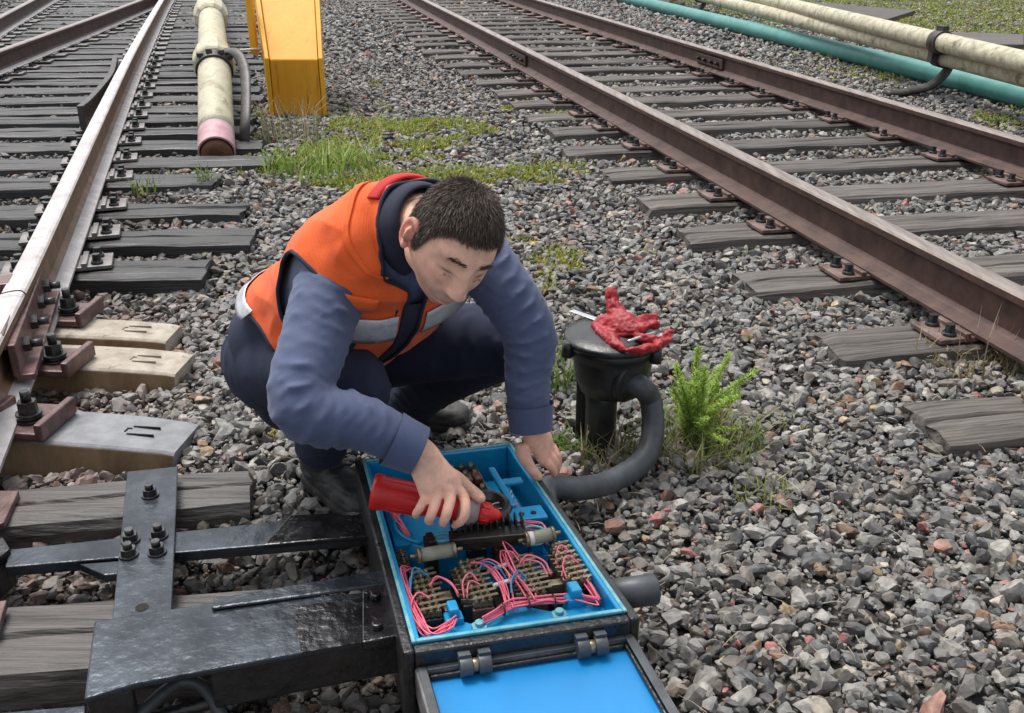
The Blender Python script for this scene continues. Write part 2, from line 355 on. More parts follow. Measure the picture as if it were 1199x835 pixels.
# ---------------------------------------------------------------- track geometry (plan)
RDIR = Vector((-.2275, .9738, 0)).normalized()                      # the right track
A0 = Vector((1.44, 3.497, 0)); RPERP = Vector((RDIR.y, -RDIR.x, 0)); GAUGE = 1.60
B0 = A0 + RPERP * GAUGE
L_PTS = [(-1.12, 1.35), (-1.452, 2.528), (-1.691, 3.368), (-2.50, 6.1), (-3.42, 9.25), (-4.983, 14.778), (-6.2, 19.2), (-7.0, 22.2)]       # left near rail
LL_PTS = [(-3.55, 2.0), (-3.93, 5.0), (-4.519, 9.025), (-4.90, 11.9), (-5.31, 14.778), (-5.85, 18.5), (-6.30, 22.2)]
LLL_PTS = [(-3.10, 3.0), (-3.9, 5.5), (-5.05, 9.0), (-6.093, 12.329), (-6.835, 14.778), (-8.0, 18.6), (-9.1, 22.2)]
def xat(pts, y):
    for (x0, y0), (x1, y1) in zip(pts, pts[1:]):
        if y0 <= y <= y1: return x0 + (x1 - x0) * (y - y0) / (y1 - y0)
    return None

SLEEPERS = []     # footprints (cx, cy, ang, half length, half width)
def tie_prototype(name, material, plate_mat, seed, platez=.05):
    """sleeper of unit geometry along +X from its left end; plates are added per place"""
    r = random.Random(seed); nxs = 46; nys = 5; nz = 3
    L, W, T = 2.75, .245, .17
    vs = []; fs = []
    # cross-section ring (rounded arris, split top)
    prof = [(-W / 2, -T), (-W / 2, -.05), (-W / 2 + .006, -.012), (-W / 2 + .02, -.002), (-.05, 0), (-.012, .0), (0, -.006 - .008 * r.random()), (.012, 0), (.06, 0), (W / 2 - .02, -.002), (W / 2 - .006, -.012), (W / 2, -.05), (W / 2, -T)]
    n = len(prof)
    for i in range(nxs + 1):
        x = L * i / nxs
        endf = max(0, 1 - min(x, L - x) / .12)
        for k, (y, z) in enumerate(prof):
            nv = noise.noise(Vector((x * 3, y * 14 + seed * 9.1, z * 9))) * .008 + noise.noise(Vector((x * 11, y * 30 + seed, z * 20))) * .0035
            crack = -.016 * max(0, noise.noise(Vector((x * .9, seed * 3.3, k * .1)))) if k == 6 else 0
            zz = z + (nv if k not in (0, n - 1) else 0) + crack - endf * .010 * (1 if 2 < k < n - 3 else .4) * r.random()
            vs.append((x + (r.uniform(-.014, .014) if i in (0, nxs) else 0), y + nv * .8, zz))
    for i in range(nxs):
        for k in range(n - 1):
            a = i * n + k; fs.append((a, a + 1, a + n + 1, a + n))
    fs.append(tuple(range(n))); fs.append(tuple(nxs * n + k for k in reversed(range(n))))
    me = bpy.data.meshes.new(name); me.from_pydata(vs, [], fs); me.materials.append(material)
    bm = bmesh.new(); bm.from_mesh(me); bmesh.ops.recalc_face_normals(bm, faces=bm.faces); bm.to_mesh(me); bm.free()
    return me
TIE_MESH = {'wood': [tie_prototype('timber', M['wood'], None, s) for s in range(5)], 'darkwood': [tie_prototype('timber', M['darkwood'], None, s + 9) for s in range(5)]}
def plate_mesh(mt):
    mb = MB(); mb.box((0, 0, .008), (.40, .165, .016))
    mb.box((-.10, 0, .021), (.022, .165, .02)); mb.box((.10, 0, .021), (.022, .165, .02))
    me_o = mb.build('tie_plate', mt, None, bevel=.003, origin=(0, 0, 0)); me = me_o.data
    return me_o
def spike_proto():
    mb = MB(); mb.cyl((0, 0, 0), (0, 0, .012), .024, .022, 12); mb.cyl((0, 0, .012), (0, 0, .038), .017, .016, 6, smooth=False)
    return mb.build('screw_spike', M['bolt'], None, origin=(0, 0, 0))
PLATES = {}
def get_plate(kind, full):
    """prototype plate with its screw spikes"""
    key = (kind, full)
    if key not in PLATES:
        p = plate_mesh(M['plate_rust'] if kind == 'wood' else M['plate_grey'])
        if full:
            for (x, y) in ((-.145, .045), (-.145, -.045), (.145, .045), (.145, -.045)):
                s = spike_proto(); s.parent = p; s.location = (x, y, .016)
        PLATES[key] = [p, False]
    rec = PLATES[key]
    if not rec[1]: rec[1] = True; return rec[0]
    return copy_tree(rec[0])
def sleeper(kind, left, ang, length, zt, plate_pos, label, group, full=True, seed=0):
    t = thing('wooden_sleeper', (left[0], left[1], zt), label, 'sleeper', group)
    me = TIE_MESH[kind][seed % 5]
    o = bpy.data.objects.new('timber', me); COL.objects.link(o); o.parent = t; o.rotation_euler = (0, 0, ang); o.scale = (length / 2.75, 1, 1)
    d = Vector((math.cos(ang), math.sin(ang), 0))
    for (s, pang) in plate_pos:
        p = get_plate(kind, full); p.parent = t; p.location = d * s + Vector((0, 0, .006)); p.rotation_euler = (0, 0, pang)
    SLEEPERS.append((left[0] + d.x * length / 2, left[1] + d.y * length / 2, ang, length / 2, .125))
    return t
# right track sleepers
ends = [(1.138, 2.494 - .11), (1.025, 3.005 - .1), (.883, 3.591 - .09), (.754, 4.215 - .08), (.636, 4.753 - .08), (.503, 5.325 - .08), (.31, 5.891 - .08), (.25, 6.518 - .1)]
while ends[-1][1] < 21: ends.append((ends[-1][0] - .128 + rnd.uniform(-.05, .05), ends[-1][1] + .548 + rnd.uniform(-.03, .03)))
rang = math.atan2(RPERP.y, RPERP.x)
looks = ['cracked grey', 'silvery weathered', 'split grey', 'worn pale grey', 'weathered grey']
for i, (x, y) in enumerate(ends):
    ang = R(10.2) + rnd.uniform(-.012, .012)
    d = Vector((math.cos(ang), math.sin(ang), 0)); e = Vector((x, y + .02, 0))
    # crossings with the rails
    pl = []
    for rp in (A0, B0):
        den = d.x * RDIR.y - d.y * RDIR.x; w = rp - e
        s = (w.x * RDIR.y - w.y * RDIR.x) / den
        pl.append((s, rang))
    sleeper('wood', e, ang, pl[1][0] + .52 + rnd.uniform(-.06, .06), .055 + rnd.uniform(-.008, .006), pl,
            '%s sleeper under the right hand track, %s from the bottom edge' % (looks[i % 5], ORD[i]), 'wooden sleepers of the right track', y < 11, i)
# left track sleepers
lrow = [(-1.208, 3.70, 3.0), (-1.141, 4.15, 4.0), (-1.277, 4.60, 4.0), (-1.567, 5.16, 6.5), (-1.39, 5.62, 5.0)]
while lrow[-1][1] < 21:
    y = lrow[-1][1] + .425 + rnd.uniform(-.03, .03)
    lrow.append((-1.62 - (y - 6.2) * .232 + rnd.uniform(-.07, .07), y, 4.5 + rnd.uniform(-1, 1)))
for i, (x, y, a) in enumerate(lrow):
    ang = R(a); d = Vector((math.cos(ang), math.sin(ang), 0))
    xl = (xat(LLL_PTS, min(max(y, 3.0), 22)) if y > 6.5 else (xat(LL_PTS, y) if xat(LL_PTS, y) else -4)) - .55
    ln = (x - xl) / d.x; e = Vector((x, y, 0)) - d * ln
    pl = []
    for pts in (L_PTS, LL_PTS, LLL_PTS):
        xr = xat(pts, y - .1)
        if xr is None: continue
        for _ in range(3): xr = xat(pts, min(max(y + (xr - x) * d.y / d.x, pts[0][1]), pts[-1][1]))
        s = (xr - e.x) / d.x
        if .1 < s < ln - .1 and all(abs(s - q[0]) > .3 for q in pl): pl.append((s, R(18) if pts is not LL_PTS else R(9)))
    sleeper('darkwood', e, ang, ln, .058 + rnd.uniform(-.012, .006), pl,
            'black tarred sleeper under the left hand track, %s from the bottom edge' % ORD[i], 'dark wooden sleepers of the left track', y < 10, i)
# half buried dark timber piece between the two tracks' ballast
# ---------------------------------------------------------------- rails
PROF = [(-.075, 0), (.075, 0), (.075, .011), (.030, .026), (.010, .040), (.009, .125), (.014, .139), (.037, .148), (.0375, .170), (.032, .1765), (.02, .180),
        (-.02, .180), (-.032, .1765), (-.0375, .170), (-.037, .148), (-.014, .139), (-.009, .125), (-.010, .040), (-.030, .026), (-.075, .011)]
def rail(name, pts, z0, mats, label, cat, group, side_top=False, dens=8, tilt=None, headonly=False):
    """swept rail; material 0 web, 1 running surface, 2 foot"""
    pts = catmull([(p[0], p[1], 0) for p in pts], dens); m = len(pts); n = len(PROF); mb = MB(); vs = []
    for i, p in enumerate(pts):
        t = (pts[min(i + 1, m - 1)] - pts[max(i - 1, 0)]).normalized(); nr = Vector((t.y, -t.x, 0))
        for (a, b) in PROF: vs.append(p + nr * a + Vector((0, 0, z0 + b)))
    o0 = 0
    mb.v = [tuple(v) for v in vs]
    for i in range(m - 1):
        for k in range(n):
            k2 = (k + 1) % n
            mb.f.append((i * n + k, i * n + k2, (i + 1) * n + k2, (i + 1) * n + k))
            top = 8 <= k <= 12 if not side_top else 7 <= k <= 13
            mb.mi.append(1 if top else (2 if k in (1, 2, 18) else 0)); mb.sm.append(False)
    mb.f.append(tuple(range(n))); mb.mi.append(0); mb.sm.append(False)
    mb.f.append(tuple((m - 1) * n + k for k in range(n))); mb.mi.append(0); mb.sm.append(False)
    o = mb.build(name, mats, None); return tag(o, label, cat, group)
ZR = .078
def rl(p, a, b): return [tuple((p + RDIR * s)[:2]) for s in np.linspace(a, b, 5)]
rA = rail('rail', rl(A0, -2.6, 19), ZR, [M['rust'], M['railtop'], M['rust']], 'near rusty steel rail of the right hand track, crossing from top to right edge', 'rail', 'rails of the right track')
rB = rail('rail', rl(B0, -3.0, 19), ZR, [M['rust'], M['railtop'], M['rust']], 'far reddish brown rail of the right hand track beside the pipes', 'rail', 'rails of the right track')
LM = [M['railside_l'], M['railtop_l'], M['railfoot_l']]
rL = rail('rail', L_PTS, .082, LM, 'shiny pale topped rail at the left edge, nearest the worker', 'rail', 'rails of the left turnout')
rLL = rail('rail', LL_PTS, .082, [M['rust'], M['railtop'], M['railfoot_l']], 'brown diverging rail running into the top left corner', 'rail', 'rails of the left turnout')
rLLL = rail('rail', LLL_PTS, .082, [M['rust'], M['railtop'], M['railfoot_l']], 'farthest rail, only just seen in the very top left corner', 'rail', 'rails of the left turnout')

# fishplate joints (bolted to the rail: its parts)
def fishplate(rl_, base, dirv, z0, side):
    nr = Vector((dirv.y, -dirv.x, 0)) * side; rot = Matrix((dirv, nr, (0, 0, 1))).transposed()
    mb = MB(); c = base + nr * .022 + Vector((0, 0, z0 + .085)); mb.box(c, (.56, .022, .085), rot)
    o = mb.build('fishplate', M['rust'], rl_, bevel=.004)
    for k in (-.2, -.07, .07, .2):
        b = MB(); q = c + dirv * k + nr * .011; b.cyl(q, q + nr * .012, .022, .022, 6, smooth=False); b.cyl(q + nr * .012, q + nr * .034, .011, .011, 10)
        b.build('fish_bolt', M['bolt'], o)
fishplate(rA, A0 + RDIR * ((g(600, 62, .2).y - A0.y) / RDIR.y), RDIR, ZR, -1)
fishplate(rB, B0 + RDIR * ((g(828, 66, .2).y - B0.y) / RDIR.y), RDIR, ZR, -1)

# bent check rail stub left of the left near rail
def flatbar(mb, pts, w, t, up=Vector((0, 0, 1)), dens=8, mi=0):
    """upright flat bar along pts: height w, thickness t"""
    pts = catmull(pts, dens); m = len(pts); vs = []
    for i, p in enumerate(pts):
        tg = (pts[min(i + 1, m - 1)] - pts[max(i - 1, 0)]).normalized(); nr = tg.cross(up).normalized(); u2 = nr.cross(tg)
        for a, b in ((-1, -1), (1, -1), (1, 1), (-1, 1)): vs.append(p + nr * a * t / 2 + u2 * b * w / 2)
    fs = [(i * 4 + k, i * 4 + (k + 1) % 4, i * 4 + 4 + (k + 1) % 4, i * 4 + 4 + k) for i in range(m - 1) for k in range(4)]
    fs += [(0, 1, 2, 3), tuple((m - 1) * 4 + k for k in range(4))]
    mb.add(vs, fs, mi)
mb = MB(); pts = [g(93, 122, .26), g(103, 114, .26), g(118, 98, .26), g(129, 84, .26), g(133, 72, .26), g(134, 64, .26)]
flatbar(mb, [Vector((p.x, p.y, .175)) for p in pts], .15, .04)
flatbar(mb, [Vector((p.x, p.y, .085)) for p in pts], .02, .11)
tag(mb.build('check_rail', M['strap'], None, bevel=.004), 'short dark check rail with bent ends beside the left near rail', 'rail')

# ---------------------------------------------------------------- concrete switch sleepers with chairs (left edge)
def concrete(right_far, right_near, ang, width, zt, mt, label, mark=True):
    e = (right_far + right_near) / 2; d = Vector((math.cos(ang), math.sin(ang), 0)); nv = Vector((-d.y, d.x, 0))
    t = thing('concrete_sleeper', (e.x, e.y, zt - .16), label, 'sleeper', 'concrete sleepers under the switch chairs')
    mb = MB(); prof = []
    Ls = [0, .03, .16, .34, .5, 1.9]; zs = [-.018, -.012, -.004, .0, 0.0, 0.0]
    w0 = width / 2; secs = []
    for s, dz in zip(Ls, zs):
        c = Vector((e.x, e.y, 0)) - d * s
        k = 1.0 - .08 * max(0, 1 - s / .1)
        secs.append([c + nv * y * k + Vector((0, 0, z + (dz if z > zt - .05 else 0))) for y, z in ((w0 + .035, zt - .17), (w0 + .004, zt - .006), (w0 - .006, zt), (-w0 + .006, zt), (-w0 - .004, zt - .006), (-w0 - .035, zt - .17))])
    vs = [p for s_ in secs for p in s_]; fs = []; 
    for i in range(len(secs) - 1):
        for k in range(5):
            mb_i = 1 if k in (0, 4) else 0
            fs.append((i * 6 + k, i * 6 + k + 1, i * 6 + 7 + k, i * 6 + 6 + k))
    mb.add(vs, fs)
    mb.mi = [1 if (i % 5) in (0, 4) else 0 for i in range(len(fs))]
    mb.add([v for v in secs[0]], [(0, 1, 2, 3, 4, 5)], 0)
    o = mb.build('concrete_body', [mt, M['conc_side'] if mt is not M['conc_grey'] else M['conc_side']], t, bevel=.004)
    if mark:
        mk = MB(); rot = Matrix((d, nv, (0, 0, 1))).transposed()
        c = Vector((e.x, e.y, zt)) - d * .12
        for (dx, dy, sx, sy) in ((0, .022, .075, .0035), (0, -.02, .075, .0035), (-.048, 0, .004, .018), (-.043, .010, .014, .003)):
            mk.box(c + d * dx + nv * dy + Vector((0, 0, -.0072)), (sx, sy, .012), rot)
        mk.build('mould_mark', M['groove'] if mt is M['conc_grey'] else M['conc_mark'], t)
    return t, d, nv
def bolt_stack(mb, c, up=Vector((0, 0, 1)), s=1.0):
    c = Vector(c)
    mb.cyl(c, c + up * .006 * s, .036 * s, .036 * s, 18)
    mb.cyl(c + up * .006 * s, c + up * .017 * s, .031 * s, .029 * s, 18)
    mb.cyl(c + up * .017 * s, c + up * .024 * s, .034 * s, .033 * s, 18)
    mb.cyl(c + up * .024 * s, c + up * .056 * s, .026 * s, .025 * s, 6, smooth=False)
    mb.cyl(c + up * .056 * s, c + up * .086 * s, .0135 * s, .0125 * s, 14)
def chair(t, px, d, nv, zt, xoff):
    """rail chair on a concrete sleeper: base plate with lip, jaw, two bolts"""
    rot = Matrix((d, nv, (0, 0, 1))).transposed()
    c = Vector(px)
    mb = MB(); mb.box(c + Vector((0, 0, .0135)) - d * .10, (.50, .175, .022), rot)
    mb.box(c + d * .140 + Vector((0, 0, .026)), (.022, .175, .05), rot)
    mb.box(c - d * .02 + Vector((0, 0, .04)), (.035, .12, .04), rot)
    p = mb.build('chair_plate', M['chair'], t, bevel=.005)
    j = MB(); jb = c - d * .045 + Vector((0, 0, .03))
    j.hexa([jb + d * -.05 + nv * -.06, jb + d * .04 + nv * -.06, jb + d * .04 + nv * .06, jb + d * -.05 + nv * .06],
           [jb + d * -.05 + nv * -.045 + Vector((0, 0, .085)), jb + d * -.015 + nv * -.045 + Vector((0, 0, .085)), jb + d * -.015 + nv * .045 + Vector((0, 0, .085)), jb + d * -.05 + nv * .045 + Vector((0, 0, .085))])
    j.build('chair_jaw', M['chair'], t, bevel=.006)
    k = MB(); k.cyl(c - d * .055 - nv * .075 + Vector((0, 0, .05)), c - d * .055 - nv * .045 + Vector((0, 0, .05)), .03, .027, 18); k.build('chair_boss', M['chair'], p)
    for s_, y in ((.075, -.012), (-.075, .03)):
        b = MB(); bolt_stack(b, c + d * s_ + nv * y + Vector((0, 0, .0255 + (.055 if s_ < 0 else 0))))
        b.build('anchor_bolt', M['bolt'], p)
t1, d1, n1 = concrete(g(212, 374, .06), g(192, 396, .06), R(-3.0), .155, .06, M['conc_tan'], 'tan concrete sleeper with switch chair, farther of the two pale ones', True)
chair(t1, g(60, 372, .062), d1, n1, .06, 0)
t2, d2, n2 = concrete(g(217, 404, .06), g(213, 438, .06), R(-4.5), .17, .06, M['conc_tan'], 'pale sandy concrete sleeper with switch chair, second above the dark grey one', True)
t2['label'] = 'pale sandy concrete sleeper with switch chair, just above the dark grey concrete one'
chair(t2, g(42, 428, .062), d2, n2, .06, 0)
t3, d3, n3 = concrete(g(219, 488, .06), g(217, 526, .06), R(-6.5), .18, .06, M['conc_grey'], 'dark grey concrete sleeper with a streaked brown side, nearest the black steel bars', True)
chair(t3, g(10, 497, .062), d3, n3, .06, 0)
for e_, a_ in ((t1, -3), (t2, -4.5), (t3, -6.5)):
    SLEEPERS.append((e_.location.x - .95, e_.location.y + .06 * 1, R(a_), .97, .10))
# reddish joint bar ending beside the rail at the switch
mb = MB()
ldir = (Vector((-1.691, 3.368, 0)) - Vector((-1.425, 2.528, 0))).normalized(); lnr = Vector((ldir.y, -ldir.x, 0))
e0 = Vector((-1.452, 2.50, 0)); rot = Matrix((ldir, lnr, (0, 0, 1))).transposed()
mb.box(e0 + ldir * .36 + lnr * .03 + Vector((0, 0, .235)), (.72, .028, .05), rot)
mb.box(e0 + ldir * .36 + lnr * .055 + Vector((0, 0, .175)), (.72, .022, .10), rot)
mb.box(e0 + ldir * .36 + lnr * .075 + Vector((0, 0, .122)), (.72, .05, .02), rot)
bar = tag(mb.build('joint_bar', M['chair'], None, bevel=.004), 'reddish brown joint bar ending in a blunt face at the left edge', 'joint bar')
for s_ in (.12, .30, .48, .64):
    b = MB(); q = e0 + ldir * s_ + lnr * .066 + Vector((0, 0, .178)); b.cyl(q, q + lnr * .02, .024, .024, 6, smooth=False); b.cyl(q + lnr * .02, q + lnr * .05, .012, .012, 12); b.build('joint_bolt', M['bolt'], bar)
mb = MB(); mb.box(e0 + ldir * .50 + lnr * -.02 + Vector((0, 0, .245)), (.10, .12, .03), rot); mb.build('joint_clamp', M['chair'], bar, bevel=.004)
# thin wire over the rail
mb = MB(); mb.tube([g(0, 344, .272), g(14, 341, .274), g(26, 341, .272), g(34, 350, .22)], .0022, 6)
tag(mb.build('bond_wire', M['bolt'], None), 'thin dark wire laid across the rail head at the left edge', 'wire')

# ---------------------------------------------------------------- bottom left: timbers, bars, plate, beam
def timber(name, e_right, ang, length, width, height, mt, label, seed, holes=False):
    d = Vector((math.cos(ang), math.sin(ang), 0)); nv = Vector((-d.y, d.x, 0))
    vs = []; fs = []; nl = 40; w = width / 2
    prof = [(w, -height), (w, -.03), (w - .008, -.004), (w * .5, 0), (.015, .001), (.006, -.008), (0, -.001), (-w * .5, 0), (-w + .012, -.005), (-w, -.03), (-w, -height)]
    n = len(prof)
    for i in range(nl + 1):
        s = length * i / nl
        for k, (y, z) in enumerate(prof):
            nz_ = noise.noise(Vector((s * 4, y * 20 + seed, z * 10))) * .006
            y2 = y + (noise.noise(Vector((s * 2.2, seed, 0))) * .02 if k in (4, 5, 6) else 0)
            vs.append(e_right - d * (s + (rnd.uniform(-.006, .012) if i == 0 else 0)) + nv * (y2 + nz_ * .6) + Vector((0, 0, z + (nz_ if 1 < k < n - 2 else 0))))
    for i in range(nl):
        for k in range(n - 1): fs.append((i * n + k, i * n + k + 1, i * n + n + k + 1, i * n + n + k))
    fs += [tuple(range(n)), tuple(nl * n + k for k in range(n))]
    mb = MB(); mb.add(vs, fs)
    SLEEPERS.append((e_right.x - d.x * length / 2, e_right.y - d.y * length / 2, ang, length / 2, w))
    o = mb.build(name, mt, None, origin=e_right - d * length / 2 - Vector((0, 0, height)))
    return tag(o, label, 'timber', 'split timbers under the steel bars')
e1 = (g(292, 547, .06) + g(296, 590, .06)) / 2
timber('timber', e1, R(10), 1.9, .18, .16, M['timber'], 'cracked dark timber under the upper end of the bolted steel plate', 3)
e2 = (g(318, 690, .05) + g(330, 760, .05)) / 2
timber('timber', e2, R(7), 1.6, .22, .16, M['timber'], 'split grey brown timber running below the big steel beam to the left edge', 8)
# flat bar (point rod)
def quadpts(ps, z): return [g(px, py, z) for px, py in ps]
rod = thing('point_rod', g(230, 640, .05), 'wet grey flat steel rod running from the left edge to the machine', 'steel bar')
mb = MB()
q = quadpts([(5, 664), (440, 627), (440, 598), (12, 643)], .088); mb.slab(q, .026)
q = quadpts([(92, 660), (122, 673), (172, 669), (200, 652)], .0855); mb.slab(q, .02)
mb.build('flat_bar', M['wetmetal'], rod, bevel=.003)
mb = MB(); q = quadpts([(-30, 640), (3, 628), (12, 642), (-20, 668)], .10); mb.slab(q, .09)
mb.build('rod_lug', M['blackmetal'], rod, bevel=.004)
mb = MB(); q = quadpts([(308, 638), (442, 626), (442, 597), (340, 603)], .0905); mb.slab(q, .012)
mb.build('tarred_wrap', M['tar'], rod, bevel=.003)
# bolted plate
bp = thing('bolted_plate', g(170, 640, .06), 'grey steel strap plate with five bolts and one empty hole', 'steel plate')
pz = .098
cen = [(150, 552), (207, 546), (200, 722), (131, 727)]
mb = MB(); q = quadpts([(131, 727), (201, 722), (208, 546), (149, 552)], pz); mb.slab(q, .010)
mb.build('plate', M['wetmetal'], bp, bevel=.002)
for (px, py) in ((176, 580), (153, 633), (186, 628), (151, 650), (184, 647)):
    b = MB(); c = g(px, py, pz + .0005); up = Vector((0, 0, 1))
    b.cyl(c, c + up * .004, .02, .02, 18); b.cyl(c + up * .004, c + up * .018, .0165, .016, 6, smooth=False); b.cyl(c + up * .018, c + up * .03, .0095, .009, 12)
    b.build('bolt', M['bolt'], bp)
c = g(166, 711, pz + .0008); b = MB(); b.cyl(c - Vector((0, 0, .004)), c, .0125, .0125, 20); b.build('bolt_hole', M['groove'], bp)
# big mounting beam
bm_ = thing('mounting_beam', g(300, 760, .0), 'broad wet black steel beam bolted to the left side of the machine', 'steel beam')
BZ = .14
mb = MB()
q = quadpts([(158, 800), (470, 742), (475, 690), (240, 706), (110, 727), (98, 818)], BZ)
def prism(mb, poly, h, mi=0):
    n = len(poly); b = [Vector((p[0], p[1], p[2] - h)) for p in poly]
    mb.add(list(poly) + b, [tuple(range(n)), tuple(reversed(range(n, 2 * n)))] + [(i, n + i, n + (i + 1) % n, (i + 1) % n) for i in range(n)], mi)
prism(mb, q, .014)
mb.build('top_flange', M['wetmetal'], bm_, bevel=.004)
mb = MB(); mb.slab(quadpts([(247, 712), (478, 680), (476, 662), (250, 700)], BZ + .008), .008); mb.build('raised_strip', M['wetmetal'], bm_, bevel=.004)
mb = MB(); mb.slab(quadpts([(352, 764), (424, 752), (424, 700), (344, 710)], BZ + .003), .003); mb.build('tar_coat', M['tar'], bm_)
# front web hanging down from the front edge, step for the left block
mb = MB(); a = g(162, 800, BZ - .0135); b_ = g(472, 744, BZ - .0135); off = Vector((-.018, .07, 0)).normalized() * .014
a2 = g(245, 786, BZ - .0135)
mb.hexa([a2 + Vector((0, 0, -.085)), b_ + Vector((0, 0, -.085)), b_ + off + Vector((0, 0, -.085)), a2 + off + Vector((0, 0, -.085))], [a2, b_, b_ + off, a2 + off])
mb.build('front_web', M['blackmetal'], bm_, bevel=.004)
mb = MB(); q = quadpts([(100, 820), (155, 806), (150, 770), (108, 775)], BZ - .0145); mb.slab(q, .11); mb.build('end_block', M['blackmetal'], bm_, bevel=.006)
mb = MB(); q = quadpts([(424, 752), (481, 741), (478, 672), (424, 690)], BZ + .004); mb.slab(q, .02)
for (px, py) in ((440, 700), (466, 696), (442, 735), (468, 730)):
    c = g(px, py, BZ + .004); mb.cyl(c, c + Vector((0, 0, .012)), .012, .011, 6, smooth=False)
mb.build('end_cleat', M['tar'], bm_, bevel=.003)
# loop of cable and rod seen in the hollow under the beam
mb = MB(); mb.tube([g(150, 850, .05), g(190, 812, .06), g(215, 798, .06), g(240, 806, .05), g(262, 845, .02), g(265, 880, .0)], .012, 10)
tag(mb.build('cable_loop', M['rubber'], None), 'black cable looping out of the hollow under the steel beam', 'cable')
mb = MB(); mb.cyl(g(160, 846, .03), g(330, 800, .03), .012, None, 12)
tag(mb.build('steel_rod', M['blackmetal'], None), 'thin black round rod in the hollow under the steel beam', 'rod')
mb = MB(); mb.slab(quadpts([(-20, 850), (100, 838), (100, 826), (-20, 836)], .075), .02); tag(mb.build('flat_bar', M['wetmetal'], None, bevel=.002), 'grey flat bar at the bottom left corner below the timber', 'steel bar')
mb = MB(); q = quadpts([(-30, 620), (4, 612), (22, 574), (-12, 574)], .078); mb.slab(q, .018)
tag(mb.build('steel_plate', M['chair'], None, bevel=.003), 'pale reddish steel plate on the upper timber at the left edge', 'steel plate')
mb = MB(); q = quadpts([(-30, 740), (-2, 735), (8, 702), (-12, 705)], .078); mb.slab(q, .018)
tag(mb.build('steel_plate', M['chair'], None, bevel=.003), 'small reddish plate on the lower timber at the left edge', 'steel plate')

# ---------------------------------------------------------------- point machine (open box and lid)
ZRIM = .19
C_BL, C_BR, C_FR, C_FL = g(425, 540, ZRIM), g(598, 520, ZRIM), g(733, 715, ZRIM), g(483, 752, ZRIM)
def bx(u, v, z):
    """u: left to right, v: front to back inside the case plan"""
    a = C_FL.lerp(C_FR, u); b = C_BL.lerp(C_BR, u); p = a.lerp(b, v); return Vector((p.x, p.y, z))
EX = (bx(1, .5, 0) - bx(0, .5, 0)).normalized(); EY = (bx(.5, 1, 0) - bx(.5, 0, 0)).normalized()
LX = (bx(1, .5, 0) - bx(0, .5, 0)).length; LY = (bx(.5, 1, 0) - bx(.5, 0, 0)).length
machine = thing('point_machine', bx(.5, .5, 0), 'open black point machine box with bright blue inside, wiring and hinged lid', 'point machine')
def ubox(mb, u0, u1, v0, v1, z0, z1, mi=0):
    b = [bx(u0, v0, z0), bx(u1, v0, z0), bx(u1, v1, z0), bx(u0, v1, z0)]; t = [bx(u0, v0, z1), bx(u1, v0, z1), bx(u1, v1, z1), bx(u0, v1, z1)]
    mb.hexa(b, t, mi)
tu, tv = .022 / LX * 1.0, .016 / LY
# outer case (black) four walls
mb = MB()
e = .012
def wall(mb, u0, u1, v0, v1, z0, z1, mi=0): ubox(mb, u0, u1, v0, v1, z0, z1, mi)
wall(mb, -.05, 0, -.03, 1.03, .0, ZRIM - .004); wall(mb, 1, 1.05, -.03, 1.03, .0, ZRIM - .004)
wall(mb, .0005, .9995, -.035, 0, .0, ZRIM - .004); wall(mb, .0005, .9995, 1.0, 1.03, .0, ZRIM - .004)
mb.build('case', M['blackmetal'], machine, bevel=.005)
# inner liner (blue) walls + floor + worn rim
mb = MB(); w = .035
wall(mb, .001, w, .001, .999, .03, ZRIM); wall(mb, 1 - w, .999, .001, .999, .03, ZRIM); wall(mb, w, 1 - w, .001, .018, .03, ZRIM); wall(mb, w, 1 - w, .982, .999, .03, ZRIM)
wall(mb, w, 1 - w, .018, .982, .065, .082)
mb.build('liner', M['blue'], machine, bevel=.003)
mb = MB()
for (a0, a1, b0, b1) in ((-.004, .016, -.004, 1.004), (.984, 1.004, -.004, 1.004), (.017, .983, -.004, .008), (.017, .983, .992, 1.004)): ubox(mb, a0, a1, b0, b1, ZRIM - .003, ZRIM + .003)
mb.build('rim', M['bluerim'], machine, bevel=.002)
DZI = .048
def bi(u, v, z): return bx(u, v, z + DZI)
def uboxi(mb, u0, u1, v0, v1, z0, z1): ubox(mb, u0, u1, v0, v1, z0 + DZI, z1 + DZI)
# front ledge and posts (blue casting)
mb = MB(); poly = []
lz = .105
front = [(w, .02), (1 - w, .02)]
curve = [(1 - w, .10), (.93, .11), (.88, .135), (.80, .115), (.70, .12), (.60, .155), (.48, .16), (.38, .13), (.31, .115), (.26, .14), (.20, .13), (.12, .10), (w, .095)]
prism(mb, [bi(u, v, lz) for u, v in front + curve], .07)
mb.build('front_ledge', M['blue'], machine, bevel=.004, segs=3)
for (u, v, h, sw) in ((.235, .135, .118, .045), (.84, .135, .122, .05)):
    mb = MB(); uboxi(mb, u - sw, u + sw, v - .022, v + .022, .07, h); uboxi(mb, u - sw * .55, u + sw * .55, v - .018, v + .03, h, h + .02)
    mb.build('blue_post', M['blue'], machine, bevel=.004)
